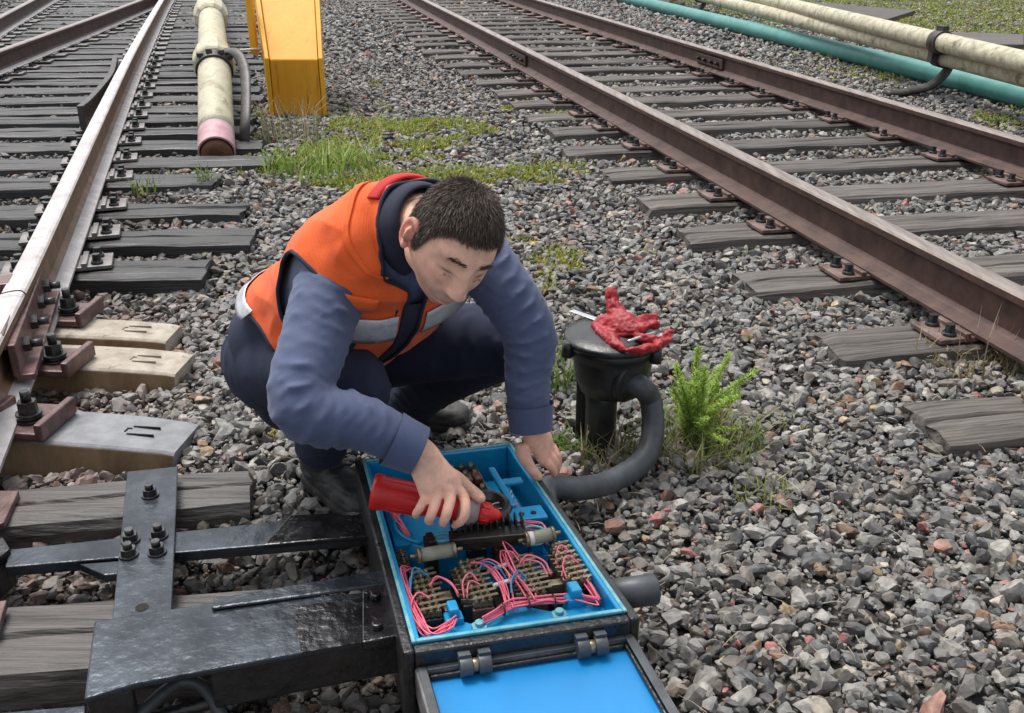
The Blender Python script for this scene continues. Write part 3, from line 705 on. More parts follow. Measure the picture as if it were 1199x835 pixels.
# left motor hump, round bulge under the tool, back shelf, right bracket
mb = MB(); c = bi(.33, .62, .02); mb.lathe(c, c + Vector((0, 0, .10)), [(0, .095), (.75, .095), (.93, .085), (1, .065)], 40); uboxi(mb, .06, .30, .52, .80, .03, .115)
mb.build('gear_housing', M['blue'], machine, bevel=.004)
mb = MB(); c = bi(.30, .60, .122)
mb.tube([c + (EX * math.cos(a) + EY * math.sin(a)) * .075 for a in np.linspace(1.0, 4.2, 14)], .004, 8, dens=2)
mb.build('casting_rib', M['blue'], machine)
mb = MB(); uboxi(mb, .55, .93, .55, .95, .036, .07); mb.build('floor_step', M['blue'], machine, bevel=.004)
mb = MB(); uboxi(mb, .72, .93, .50, .575, .135, .145); uboxi(mb, .75, .79, .575, .83, .14, .152); uboxi(mb, .80, .93, .74, .775, .13, .14); uboxi(mb, .83, .9, .5, .53, .05, .135)
mb.build('bracket', M['blue'], machine, bevel=.003)
mb = MB()
for u in (.79, .86): c = bi(u, .53, .1452); mb.cyl(c, c + Vector((0, 0, .0015)), .006, None, 12)
mb.build('bracket_hole', M['groove'], machine)
# back terminal block under the wrist
mb = MB(); uboxi(mb, .38, .72, .70, .93, .04, .125); tb = mb.build('terminal_block', M['bakelite'], machine, bevel=.004)
mb = MB()
for i in range(5):
    for j in range(4):
        c = bi(.42 + i * .063, .75 + j * .05, .125); mb.cyl(c, c + Vector((0, 0, .016)), .0055, .005, 8); 
mb.build('terminal_screw', M['brass'], tb)['kind'] = 'stuff'
mb = MB()
for i in range(5): uboxi(mb, .385 + i * .065, .44 + i * .065, .79, .84, .125, .14)
mb.build('terminal_rib', M['brownbake'], tb, bevel=.002)
# black ring (motor end) near the tool tip
mb = MB(); c = bi(.60, .60, .10); mb.lathe(c, c + Vector((-.0, .0, .055)), [(0, .062), (.85, .062), (1, .054), (1, .044), (.7, .040)], 36); mb.build('motor_end', M['bakelite'], machine)
# ribbed resistor (black heat sink)
hs0, hs1 = bi(.33, .425, .150), bi(.745, .405, .150); hd = (hs1 - hs0).normalized(); hn = Vector((-hd.y, hd.x, 0))
mb = MB()
rot = Matrix((hd, hn, (0, 0, 1))).transposed(); hc = (hs0 + hs1) / 2; hl = (hs1 - hs0).length
mb.box(hc, (hl, .030, .028), rot)
mb.box(hc - hn * .014 + Vector((0, 0, .008)), (hl, .012, .014), rot)
for i in range(12):
    q = hs0 + hd * hl * (i + .5) / 12 + hn * .018 + Vector((0, 0, .020)); mb.box(q, (.0045, .030, .028), rot)
hsn = mb.build('ribbed_resistor', M['bakelite'], machine, bevel=.002)
for e_, s_ in ((hs0, -1), (hs1, 1)):
    mb = MB()
    for zz, yy in ((.006, .004), (-.008, -.012)):
        q = e_ + hd * s_ * .012 + Vector((0, 0, zz)) + hn * yy
        mb.tube([q + (hd * math.cos(a) * .022 + hn * math.sin(a) * .013) for a in np.linspace(0, 2 * math.pi, 13)], .0028, 8, dens=2)
    mb.build('blue_clamp', M['bluerim'], hsn)
# contact groups: four rows of brass contacts in brown/black blocks
def contact_group(u, v0, v1, mt, nrow, ht=.125, lean=.0):
    mb = MB(); uboxi(mb, u - .055, u + .055, v0, v1, .036, ht - .03); blk = mb.build('contact_block', mt, machine, bevel=.003)
    s = MB()
    for i in range(nrow):
        v = v0 + (v1 - v0) * (i + .5) / nrow
        for du in (-.035, .0, .035):
            c = bi(u + du, v, ht - .03); top = c + Vector((0, 0, .022 + .006 * rnd.random()))
            s.cyl(c, top, .0028, .0026, 8); s.cyl(c + Vector((0, 0, .004)), c + Vector((0, 0, .009)), .0062, .0062, 6, smooth=False); s.cyl(c + Vector((0, 0, .0125)), c + Vector((0, 0, .0165)), .0055, .0055, 6, smooth=False)
        a = bi(u - .05, v, ht - .012); b = bi(u + .075 + .02 * rnd.random(), v + .01, ht - .008)
        s.box((a + b) / 2, ((b - a).length, .006, .002), Matrix.Rotation(math.atan2((b - a).y, (b - a).x), 3, 'Z'))
    s.build('contact_screws', M['brass'], blk)
contact_group(.135, .14, .345, M['bakelite'], 8, .14)
contact_group(.395, .155, .36, M['brownbake'], 8, .14)
contact_group(.665, .155, .35, M['brownbake'], 8, .14)
contact_group(.905, .17, .38, M['bakelite'], 8, .145)
mb = MB(); uboxi(mb, .205, .285, .165, .30, .04, .10); uboxi(mb, .48, .56, .17, .33, .04, .085); uboxi(mb, .745, .83, .17, .33, .04, .09); mb.build('contact_frame', M['bakelite'], machine, bevel=.003)
for q_ in ((.20, .27, .23, .27, .10, .108), (.21, .275, .18, .205, .10, .107), (.76, .84, .22, .25, .09, .11), (.755, .83, .29, .315, .09, .105)):
    mb = MB(); uboxi(mb, *q_); mb.build('contact_bridge', M['brass'], machine, bevel=.002)
mb = MB()
for (u0, v0, u1, v1) in ((.48, .30, .60, .31), (.47, .225, .60, .235)): mb.cyl(bi(u0, v0, .125), bi(u1, v1, .13), .0045, None, 10)
mb.build('ceramic_rod', M['whitepaper'], machine)
for (u0, u1, v0, v1, z1, mt_, nm_) in ((.30, .345, .17, .34, .115, 'bakelite', 'spring_block'), (.575, .615, .17, .30, .112, 'bakelite', 'spring_block'), (.84, .862, .19, .34, .118, 'brownbake', 'spring_block'),
                                       (.07, .10, .42, .50, .10, 'bakelite', 'clip_block'), (.45, .56, .48, .53, .095, 'bakelite', 'clip_block'), (.60, .68, .455, .50, .10, 'brownbake', 'clip_block')):
    mb = MB(); uboxi(mb, u0, u1, v0, v1, .036, z1); sb_ = mb.build(nm_, M[mt_], machine, bevel=.002)
    mb = MB()
    for i in range(7):
        v = v0 + (v1 - v0) * (i + .5) / 7; c = bi((u0 + u1) / 2, v, z1); mb.cyl(c, c + Vector((0, 0, .012 + .01 * rnd.random())), .0025, None, 7); mb.box(c + Vector((0, 0, .005)), (.022, .003, .008))
    mb.build('contact_springs', M['brass'], sb_)
# two green grey resistors
for (u0, v0, u1, v1) in ((.155, .365, .325, .37), (.735, .375, .87, .385)):
    a, b = bi(u0, v0, .152), bi(u1, v1, .152); mb = MB(); mb.cyl(a, b, .0135, None, 20); o = mb.build('resistor', M['ceramic'], machine)
    d = (b - a).normalized()
    for q_, s_ in ((a, -1), (b, 1)): mb = MB(); mb.cyl(q_, q_ + d * s_ * .006, .0155, None, 16); mb.cyl(q_ + d * s_ * .005, q_ + d * s_ * .02, .004, None, 8); mb.build('resistor_cap', M['brass'], o)
mb = MB(); a, b = bi(.735, .375, .152), bi(.87, .385, .152); mb.cyl(a.lerp(b, .02), a.lerp(b, .22), .0142, None, 20); mb.build('paper_tag', M['whitepaper'], machine)
mb = MB(); uboxi(mb, .20, .26, .395, .46, .05, .14); uboxi(mb, .21, .25, .40, .452, .14, .165)
for k in range(5): uboxi(mb, .198, .262, .40 + .012 * k, .406 + .012 * k, .14, .158)
mb.build('relay', M['bakelite'], machine, bevel=.002)
# wiring
def bundle(name, path, n, spread, r, mt, seed, dens=6):
    rr = random.Random(seed); mb = MB()
    for i in range(n):
        path = [Vector((p.x, p.y, .172 + (p.z - .172) * .55)) for p in path]
        off = [Vector((rr.gauss(0, spread), rr.gauss(0, spread), rr.gauss(0, spread * .6))) for _ in path]
        o0 = Vector((rr.gauss(0, spread), rr.gauss(0, spread), rr.gauss(0, spread)))
        mb.tube([Vector(p) + o0 + o * .5 for p, o in zip(path, off)], r, 7, dens=dens)
    return mb.build(name, mt, machine)
bundle('pink_wires', [bi(.085, .36, .13), bi(.045, .34, .155), bi(.05, .24, .14), bi(.065, .13, .13), bi(.10, .055, .115), bi(.17, .065, .118), bi(.225, .095, .12)], 10, .0045, .0017, M['pink'], 1)
bundle('pink_wires', [bi(.34, .075, .114), bi(.42, .10, .122), bi(.50, .125, .125), bi(.60, .13, .126), bi(.70, .125, .126), bi(.78, .12, .122)], 9, .0034, .0020, M['pink'], 2)
bundle('pink_wires', [bi(.86, .13, .125), bi(.93, .10, .125), bi(.945, .105, .128), bi(.945, .18, .13), bi(.935, .30, .135), bi(.91, .38, .14)], 8, .0036, .0017, M['pink'], 3)
bundle('pink_wires', [bi(.50, .12, .126), bi(.515, .19, .15), bi(.52, .26, .165), bi(.48, .32, .17), bi(.42, .34, .145)], 6, .005, .0016, M['pink'], 4)
bundle('pink_wires', [bi(.64, .13, .126), bi(.62, .20, .15), bi(.585, .28, .17), bi(.60, .36, .175), bi(.645, .36, .155), bi(.66, .32, .14)], 6, .005, .0016, M['pink'], 5)
bundle('pink_wires', [bi(.745, .50, .12), bi(.72, .47, .16), bi(.78, .46, .172), bi(.85, .44, .165), bi(.86, .40, .15)], 6, .005, .0016, M['pink'], 6)
bundle('pink_wires', [bi(.66, .56, .13), bi(.70, .585, .15), bi(.745, .56, .15), bi(.79, .60, .155), bi(.80, .66, .14)], 6, .005, .0018, M['pink'], 7)
bundle('pink_wires', [bi(.10, .82, .10), bi(.09, .70, .13), bi(.11, .62, .13), bi(.14, .55, .10)], 5, .004, .002, M['pink'], 8)
for k, (u, v) in enumerate(((.16, .30), (.16, .25), (.16, .20), (.42, .30), (.42, .24), (.64, .29), (.64, .22), (.93, .32), (.93, .25))):
    e_ = k % 2 if u < .8 else 0; pth = [bi(u, v, .135), bi(u - .05 + .1 * e_, v + .015, .158), bi(u - .09 + .2 * e_, v - .01, .145), bi(u - .10 + .23 * e_, v - .05, .12)]
    bundle('loose_wire', pth, 2, .003, .0018, M['pink' if k % 3 else 'bluewire'], 20 + k)
bundle('white_wires', [bi(.60, .54, .12), bi(.66, .60, .155), bi(.73, .60, .16), bi(.78, .63, .15), bi(.82, .70, .13)], 3, .006, .0018, M['whitewire'], 11)
mb = MB()
for (u, v) in ((.47, .115), (.60, .13), (.725, .122)):
    c = bi(u, v, .124); mb.tube([c + (EY * math.cos(a) + Vector((0, 0, 1)) * math.sin(a)) * .011 for a in np.linspace(0, 2 * math.pi, 12)], .0016, 6, dens=2)
mb.build('cable_tie', M['bakelite'], machine)
for (u, v) in ((.335, .075), (.725, .075)):
    mb = MB(); c = bi(u, v, lz + .001); mb.cyl(c, c + Vector((0, 0, .012)), .016, .015, 6, smooth=False)
    mb.cyl(c + Vector((0, 0, .012)), c + Vector((0, 0, .02)), .008, None, 10)
    mb.build('ledge_nut', M['bluerim'], machine, bevel=.001)
# hinges
for u in (.26, .80):
    mb = MB()
    for du in (-.045, .045):
        c = bx(u, -.055, ZRIM - .038); mb.cyl(c + EX * (du * LX - .011), c + EX * (du * LX + .011), .017, None, 20)
        ubox(mb, u + du - .028, u + du + .028, -.055, -.034, ZRIM - .06, ZRIM - .015)
    hin = mb.build('hinge', M['rubber'], machine, bevel=.001)
    mb = MB(); c = bx(u, -.055, ZRIM - .038); mb.cyl(c - EX * .014, c + EX * .014, .012, None, 16)
    mb.build('hinge_pin', M['brass'], hin)
# lid opened towards the camera
LZ = .15
lBL, lBR = g(485, 782, LZ), g(741, 741, LZ); ldv = (g(797, 835, LZ) - lBR).normalized(); LLEN = .54
lFR, lFL = lBR + ldv * LLEN, lBL + ldv * LLEN * .98
def lb(u, v, z):
    p = lBL.lerp(lBR, u).lerp(lFL.lerp(lFR, u), v); return Vector((p.x, p.y, z))
lid = bpy.data.objects.new('lid', None)
def lbox(mb, u0, u1, v0, v1, z0, z1): mb.hexa([lb(u0, v1, z0), lb(u1, v1, z0), lb(u1, v0, z0), lb(u0, v0, z0)], [lb(u0, v1, z1), lb(u1, v1, z1), lb(u1, v0, z1), lb(u0, v0, z1)])
mb = MB(); lbox(mb, 0, .038, 0, 1, LZ - .06, LZ); lbox(mb, .962, 1, 0, 1, LZ - .06, LZ); lbox(mb, .038, .962, 0, .024, LZ - .06, LZ); lbox(mb, .038, .962, .976, 1, LZ - .06, LZ)
lido = mb.build('lid', M['lidrim'], machine, bevel=.004)
bpy.data.objects.remove(lid)
mb = MB(); lbox(mb, .012, .05, .01, .99, LZ + .0015, LZ + .0045); lbox(mb, .95, .988, .01, .99, LZ + .0015, LZ + .0045); lbox(mb, .051, .949, .01, .03, LZ + .0015, LZ + .0045)
mb.build('lid_gasket', M['rubber'], lido, bevel=.0015)
mb = MB(); lbox(mb, .039, .961, .025, .975, LZ - .028, LZ - .018); mb.build('lid_panel', M['lidblue'], lido)
mb = MB(); lbox(mb, .039, .058, .026, .974, LZ - .0175, LZ - .006); lbox(mb, .942, .961, .026, .974, LZ - .0175, LZ - .006); lbox(mb, .059, .941, .026, .04, LZ - .0175, LZ - .006); mb.build('lid_inner_wall', M['blackmetal'], lido, bevel=.003)
# pipe stub at right of the machine
ps0 = g(704, 698, .10); ps1 = g(768, 690, .10)
mb = MB(); dd = (ps1 - ps0).normalized(); mb.lathe(ps0, ps1, [(0, .031), (.96, .031), (1.0, .029)], 28); stub = mb.build('pipe_stub', M['rubber'], machine)
mb = MB(); mb.cyl(ps1 + dd * .0005, ps1 + dd * .002, .024, None, 24); mb.build('stub_bore', M['groove'], stub)

# ---------------------------------------------------------------- cable pit head, hose, glove and tools
pc = Vector((.262, 2.33, 0)); ZL = .335
pit = thing('junction_post', (pc.x, pc.y, 0), 'black cast iron cable junction head with round lid on a short post', 'junction post')
mb = MB(); mb.lathe(pc + Vector((-.025, 0, -.08)), pc + Vector((-.025, 0, .2)), [(0, .043), (.3, .042), (.8, .042), (1, .05)], 28); mb.build('post', M['castblack'], pit)
mb = MB(); mb.box(pc + Vector((-.035, .03, .07)), (.11, .012, .26)); mb.build('post_fin', M['castblack'], pit, bevel=.004)
mb = MB(); mb.lathe(pc + Vector((0, 0, .17)), pc + Vector((0, 0, ZL - .012)), [(0, .045), (.08, .082), (.35, .098), (.7, .104), (.86, .106), (.87, .122), (1, .124)], 48); mb.build('bowl', M['castblack'], pit)
mb = MB(); mb.lathe(pc + Vector((0, 0, ZL - .0115)), pc + Vector((0, 0, ZL + .018)), [(0, .128), (.35, .129), (.5, .124), (.8, .10), (1, .03)], 48); cover = mb.build('cover', M['castblack'], pit)
for a in (200, 320, 80):
    mb = MB(); c = pc + Vector((math.cos(R(a)) * .128, math.sin(R(a)) * .128, ZL - .022)); mb.cyl(c - Vector((0, 0, .018)), c + Vector((0, 0, .022)), .016, .014, 14)
    mb.build('cover_lug', M['castblack'], pit)
nz0 = pc + Vector((.0, -.03, .245)); nz1 = g(738, 446, .235)
mb = MB(); mb.lathe(nz0, nz1 + (nz1 - nz0).normalized() * .005, [(0, .055), (.7, .052), (.72, .062), (1, .06)], 32); mb.build('nozzle', M['castblack'], pit)
hp = [nz1 + (nz1 - nz0).normalized() * -.02, nz1 + (nz1 - nz0).normalized() * .03 + Vector((.005, 0, -.004)), g(762, 470, .18), g(764, 508, .115), g(752, 540, .075), g(715, 564, .06), g(680, 572, .07), g(640, 573, .095), bx(1.03, .66, .10)]
mb = MB(); pts = catmull(hp, 12)
def hdisp(th, s): return .0009 * math.sin(s * 260)
v, f = loft(pts, .029, n=24, disp=hdisp); mb.add(v, f, 0, True)
tag(mb.build('cable_hose', M['rubber'], None), 'thick grey rubber hose curving from the junction post to the machine', 'hose')
# glove: thumb standing up, palm crumpled, fingers hanging to the right
gz = ZL + .012
gp = []
def GP(px, py, z): return g(px, py, z)
gp.append(loft(catmull([GP(732, 388, gz + .008), GP(724, 372, gz + .03), GP(718, 356, gz + .058), GP(716, 345, gz + .076), GP(717, 338, gz + .086)], 6), [.036, .032, .021, .020, .018], n=18, flat=[.03, .024, .017, .017, .016], dome=True))
gp.append(loft(catmull([GP(690, 383, gz), GP(708, 379, gz + .014), GP(733, 381, gz + .022), GP(762, 386, gz + .014)], 6), [.014, .034, .042, .030], n=20, flat=[.012, .020, .026, .018], ref=(0, 1, .4), dome=True))
for (a, b, c, r) in (((738, 382, .024), (755, 374, .030), (771, 371, .026), .0155), ((745, 386, .022), (760, 382, .028), (773, 379, .018), .0150), ((740, 392, .014), (760, 397, .012), (782, 395, .004), .0125),
                     ((708, 386, .006), (718, 398, .005), (733, 411, .003), .0165), ((733, 411, .003), (758, 408, .006), (788, 396, .006), .0125), ((696, 382, .006), (712, 397, .004), (728, 409, .002), .014), ((770, 398, .006), (780, 392, .012), (789, 388, .010), .012)):
    gp.append(loft(catmull([GP(*a[:2], gz + a[2]), GP(*b[:2], gz + b[2]), GP(*c[:2], gz + c[2])], 6), [r, r * 1.1, r * .9], n=14, dome=True))
me = remesh(gp, .0024, 2)
n_ = len(me.vertices); co = np.empty(n_ * 3, np.float32); me.vertices.foreach_get('co', co); co = co.reshape(-1, 3)
nn = np.empty(n_ * 3, np.float32); me.vertices.foreach_get('normal', nn); nn = nn.reshape(-1, 3)
dsp = np.array([noise.noise(Vector(c * 45)) * .004 - abs(noise.noise(Vector(c * 26) + Vector((5, 5, 5)))) * .010 - abs(noise.noise(Vector(c * 70))) * .004 for c in co.astype(float)]); co += nn * dsp[:, None]
me.vertices.foreach_set('co', co.ravel())
gl = mesh_obj('rubber_glove', me, M['glove'], None)
tag(gl, 'crumpled red rubber glove lying on the junction post lid', 'glove')
mb = MB(); a, b = GP(669, 363, gz + .004), GP(700, 374, gz + .006); d = (b - a).normalized(); s_ = Vector((-d.y, d.x, 0)) * .009
mb.slab([a - s_, b - s_, b + s_, a + s_], .003); tag(mb.build('steel_strip', M['steel'], None, bevel=.0008), 'flat pale steel strip sticking out left from under the red glove', 'tool')
mb = MB(); mb.tube([GP(735, 400, gz + .012), GP(752, 394, gz + .016), GP(767, 389, gz + .018)], .0042, 10); tag(mb.build('steel_key', M['steel'], None), 'thin bright steel key lying across the red glove', 'tool')
mb = MB(); a, b = GP(764, 394, gz + .012), GP(783, 389, gz + .014); d = (b - a).normalized(); s_ = Vector((-d.y, d.x, 0)) * .007
mb.slab([a - s_, b - s_, b + s_, a + s_], .004); tag(mb.build('small_spanner', M['steel'], None, bevel=.001), 'short pale spanner at the right edge of the red glove', 'tool')

# ---------------------------------------------------------------- yellow post
yb = (g(315, 140, -.02) + g(385, 140, -.02)) / 2
yp = thing('yellow_post', (yb.x, yb.y, 0), 'bright yellow painted steel post with sloping face at the top edge', 'post')
W2 = .205; hgt = .40
def ypoly(mb, x0, x1, prof, mi=0):
    n = len(prof); vs = [Vector((yb.x + x0 * k_ - .23 * y, yb.y + y, z)) for (y, z, k_) in prof] + [Vector((yb.x + x1 * k_ - .23 * y, yb.y + y, z)) for (y, z, k_) in prof]
    mb.add(vs, [tuple(range(n)), tuple(range(2 * n - 1, n - 1, -1))] + [(i, (i + 1) % n, n + (i + 1) % n, n + i) for i in range(n)], mi)
mb = MB(); ypoly(mb, -W2 + .03, W2 - .03, [(0, -.03, 1), (0.01, hgt, .98), (1.2, 1.55, 1.42), (1.6, 1.55, 1.42), (.45, .30, 1), (.45, -.03, 1)])
mb.build('post_body', M['yellow'], yp, bevel=.004)
mb = MB(); ypoly(mb, -W2 + .034, W2 - .034, [(-.004, .0, 1), (.004, hgt - .004, .985), (.012, hgt - .004, .985), (.006, .0, 1)]); mb.build('front_panel', M['yellow_shade_rust'], yp)  # thin overlay: rust streaks, with the lower face's shade painted in
mb = MB()
for s in (-1, 1):
    ypoly(mb, s * (W2 - .029), s * W2, [(-.02, -.0, 1), (-.015, hgt + .01, 1), (1.17, 1.56, 1.42), (1.65, 1.56, 1.42), (.50, .30, 1), (.50, -.0, 1)])
mb.build('side_cheek', M['yellow'], yp, bevel=.003)
mb = MB(); mb.box((yb.x - W2 - .13, yb.y + .25, .66), (.05, .06, .5)); mb.build('cable_cover', M['yellow'], yp, bevel=.006)
mb = MB(); mb.cyl((yb.x - W2 - .24, yb.y + .2, .44), (yb.x - W2 - .05, yb.y + .2, .455), .008, None, 10); mb.build('white_pin', M['whitepaper'], yp)

# ---------------------------------------------------------------- pipes
def pipe_z(pts): return [Vector(p) for p in pts]
E0 = P(253, 172, 5.80); E0.z = .05; C1 = P(251, 76, 6.6); C2 = P(246, 2, 9.8); C3 = P(241, -34, 13.0); C4 = C3 + (C3 - C2).normalized() * 8
pd = (C1 - E0).normalized(); pd2 = (C2 - C1).normalized()
lpt = thing('cream_pipe', (E0.x, E0.y, 0), 'cream painted pipe with a dirty pink open end dipping between the black sleepers', 'pipe')
RP = .107
mb = MB(); mb.tube([E0 + pd * .21, E0.lerp(C1, .6), C1 - pd * .06], RP, 32, dens=5); mb.build('pipe_run', M['pipe_cream'], lpt)
mb = MB(); mb.tube([C1, C1.lerp(C2, .5), C2, C3, C4], RP, 32, dens=6); mb.build('pipe_run', M['pipe_cream'], lpt)
mb = MB(); mb.lathe(E0, E0 + pd * .209, [(0, RP + .002), (1, RP + .001)], 32, caps=False); mb.lathe(E0, E0 + pd * .3, [(0, RP - .008), (1, RP - .008)], 32, caps=False)
mb.lathe(E0 - pd * .001, E0 + pd * .003, [(0, RP - .008), (0, RP + .002), (1, RP + .002)], 32, caps=False); mb.build('pink_end', M['pipe_pink'], lpt)
mb = MB(); mb.lathe(E0 - pd * .03 - Vector((0, 0, .012)), E0 + pd * .3, [(0, .05), (.03, RP - .02), (.10, RP - .014), (1, RP - .014)], 28); mb.build('pipe_core', M['pipe_rust'], lpt)
for c_, d_, ln, r in ((C1 - pd * .02, pd2, .34, .142), (C1.lerp(C2, .62), pd2, .62, .150)):
    mb = MB(); mb.lathe(c_, c_ + d_ * ln, [(0, RP + .01), (.05, r - .008), (.10, r), (.9, r), (.95, r - .008), (1, RP + .01)], 12, smooth=False)
    mb.build('pipe_collar', M['pipe_cream'], lpt)
c0 = C1 - pd * .05; sx = Vector((pd.y, -pd.x, 0)).normalized(); cup = sx.cross(pd)
mb = MB(); mb.lathe(c0 - pd * .05, c0 + pd * .05, [(0, .108), (0, .122), (1, .122), (1, .108)], 32, caps=False)
for a in (35, 65, 100, 130):
    q = c0 + (sx * math.cos(R(a)) + cup * math.sin(R(a))) * .128; mb.box(q, (.04, .045, .026), Matrix.Rotation(R(20), 3, 'Z'))
mb.build('clamp_band', M['strap'], lpt, bevel=.002)
mb = MB(); mb.tube([P(262, 60, 6.58), P(276, 62, 6.5), P(286, 80, 6.4), P(288, 112, 6.22), P(287, 145, 6.08), g(285, 176, .0)], .036, 14, flat=.014, ref=(.9, -.1, .3), dens=8); mb.build('support_hook', M['strap'], lpt)

# right pipes: two cream pipes over a green one, carried by curved straps
gpA, gpB = Vector((1.979, 17.194, .1)), Vector((3.854, 7.553, .1)); gd = (gpB - gpA).normalized()
gs = [gpA - gd * 5, gpA, gpA.lerp(gpB, .5), gpB, gpB + gd * 4]
mb = MB(); mb.tube(gs, .085, 28, dens=4)
tag(mb.build('green_pipe', M['pipe_green'], None), 'sea green painted pipe low on the ground behind the right track', 'pipe')
def line_pts(p, q, ext=4.5):
    d = (q - p).normalized(); return [p - d * 14, p - d * 6, p, p.lerp(q, .5), q, q + d * ext]
u0, u1 = g(968, 17, .43), g(1199, 73, .43); w0, w1 = g(968, 32, .31), g(1199, 89, .31)
R1 = .074
ds_ = (u1 - u0).normalized()
perp = Vector((ds_.y, -ds_.x, 0));  perp = perp if perp.x < 0 else -perp
for nm, (p, q), lab in (('cream_pipe', (u0, u1), 'upper lichen stained cream pipe of the pair behind the right track'), ('cream_pipe', (w0, w1), 'lower lichen stained cream pipe of the pair, just above the green pipe')):
    mb = MB(); mb.tube(line_pts(p, q), R1, 28, dens=4); tag(mb.build(nm, M['pipe_lichen'], None), lab, 'pipe', 'pair of cream pipes behind the right track')
for k, (px, py, lab) in enumerate(((1101, 62, 'curved iron pipe hanger nearest the right edge'), (828, 4, 'curved iron pipe hanger at the top edge above the green pipe'), (733, -16, 'curved iron pipe hanger at the top edge farthest left'))):
    # clamp position on the upper pipe
    def prx(t):
        q = u0.lerp(u1, t) - Vector((0, 0, H)); return CX + F * q.x / (q.y * cp - q.z * sp)
    best = min((abs(prx(t) - px), t) for t in np.linspace(-9, 1.3, 3000)); cu = u0.lerp(u1, best[1]); cw = w0.lerp(w1, best[1])
    t = thing('pipe_hanger', (cw.x, cw.y, 0), lab, 'pipe hanger', 'curved pipe hangers')
    mb = MB()
    for c in (cu, cw):
        mb.lathe(c - ds_ * .06, c + ds_ * .06, [(0, R1 + .002), (0, R1 + .016), (1, R1 + .016), (1, R1 + .002)], 28, caps=False)
        q = c + Vector((0, 0, R1 + .02)); mb.box(q, (.05, .10, .06), Matrix.Rotation(.2, 3, 'Z'))
    mb.box((cu + cw) / 2 - Vector((0, 0, .02)) + perp * .06, (.05, .09, .16)); mb.build('clamp', M['strap'], t, bevel=.004)
    b0 = cw + Vector((.03, 0, -R1 - .01)) - perp * .05
    mb = MB(); mb.tube([b0 + Vector((0, 0, .06)), b0 + perp * .03 + Vector((0, 0, -.05)), b0 + perp * .16 + Vector((0, -.02, -.155)), b0 + perp * .38 + Vector((0, -.04, -.195)), b0 + perp * .52 + Vector((0, -.05, -.20))], .06, 14, flat=.030, ref=ds_, dens=8)
    mb.build('hook_strap', M['strap'], t)
# old boards lying behind the pipes
for k, (q, lab) in enumerate(((((850, -6), (1072, 12), (1040, 22), (880, 10)), 'broad weathered board lying behind the pipes at the top edge'),
                              (((1010, 34), (1199, 40), (1199, 52), (1030, 50)), 'mossy dark board behind the pipes near the right edge'))):
    mb = MB(); mb.slab(list(reversed([g(px, py, .09) for px, py in q])), .08)
    o = mb.build('old_board', M['wood'], None, bevel=.01); tag(o, lab, 'board', 'old boards behind the pipes')

# ---------------------------------------------------------------- ballast stones (uncountable: one object)
def ico(sub):
    bm = bmesh.new(); bmesh.ops.create_icosphere(bm, subdivisions=sub, radius=1)
    V = np.array([v.co[:] for v in bm.verts]); Fc = np.array([[v.index for v in f.verts] for f in bm.faces]); bm.free(); return V, Fc
def stone_shapes(sub, n):
    V, Fc = ico(sub); out = []
    for _ in range(n):
        v = V.copy() * 1.25
        for _k in range(11):
            nrm = rng.normal(size=3); nrm /= np.linalg.norm(nrm); d = rng.uniform(.50, .92)
            ex = np.maximum(0, v @ nrm - d); v = v - ex[:, None] * nrm
        v = v * np.array([rng.uniform(.95, 1.35), rng.uniform(.7, 1.0), rng.uniform(.48, .85)])
        v += rng.normal(size=v.shape) * .025
        out.append(v)
    return out, Fc
def rand_rot(n):
    q = rng.normal(size=(n, 4)); q /= np.linalg.norm(q, axis=1)[:, None]; w, x, y, z = q.T
    return np.stack([1 - 2 * (y * y + z * z), 2 * (x * y - z * w), 2 * (x * z + y * w), 2 * (x * y + z * w), 1 - 2 * (x * x + z * z), 2 * (y * z - x * w),
                     2 * (x * z - y * w), 2 * (y * z + x * w), 1 - 2 * (x * x + y * y)], 1).reshape(n, 3, 3)
def vnoise(x, y, s, seed):
    """cheap smooth value noise, vectorised"""
    r = np.random.default_rng(seed); T = r.random((64, 64)); X = x * s; Y = y * s
    xi = np.floor(X).astype(int); yi = np.floor(Y).astype(int); fx = X - xi; fy = Y - yi; fx = fx * fx * (3 - 2 * fx); fy = fy * fy * (3 - 2 * fy)
    a = T[xi % 64, yi % 64]; b = T[(xi + 1) % 64, yi % 64]; c = T[xi % 64, (yi + 1) % 64]; d = T[(xi + 1) % 64, (yi + 1) % 64]
    return (a * (1 - fx) + b * fx) * (1 - fy) + (c * (1 - fx) + d * fx) * fy
def in_sleepers(x, y, grow=0.0):
    m = np.zeros(len(x), bool)
    for (cx, cy, a, hl, hw) in SLEEPERS:
        dx = x - cx; dy = y - cy; u = dx * math.cos(a) + dy * math.sin(a); v = -dx * math.sin(a) + dy * math.cos(a)
        m |= (np.abs(u) < hl + grow) & (np.abs(v) < hw + grow)
    return m
def in_quad(x, y, q):
    m = np.ones(len(x), bool); n = len(q)
    for i in range(n):
        a, b = q[i], q[(i + 1) % n]; m &= ((b[0] - a[0]) * (y - a[1]) - (b[1] - a[1]) * (x - a[0])) >= 0
    return m
BOXQ = [bx(-.05, -.06, 0), bx(1.05, -.06, 0), bx(1.05, 1.03, 0), bx(-.05, 1.03, 0)]
LIDQ = [lFL, lFR, lBR, lBL]
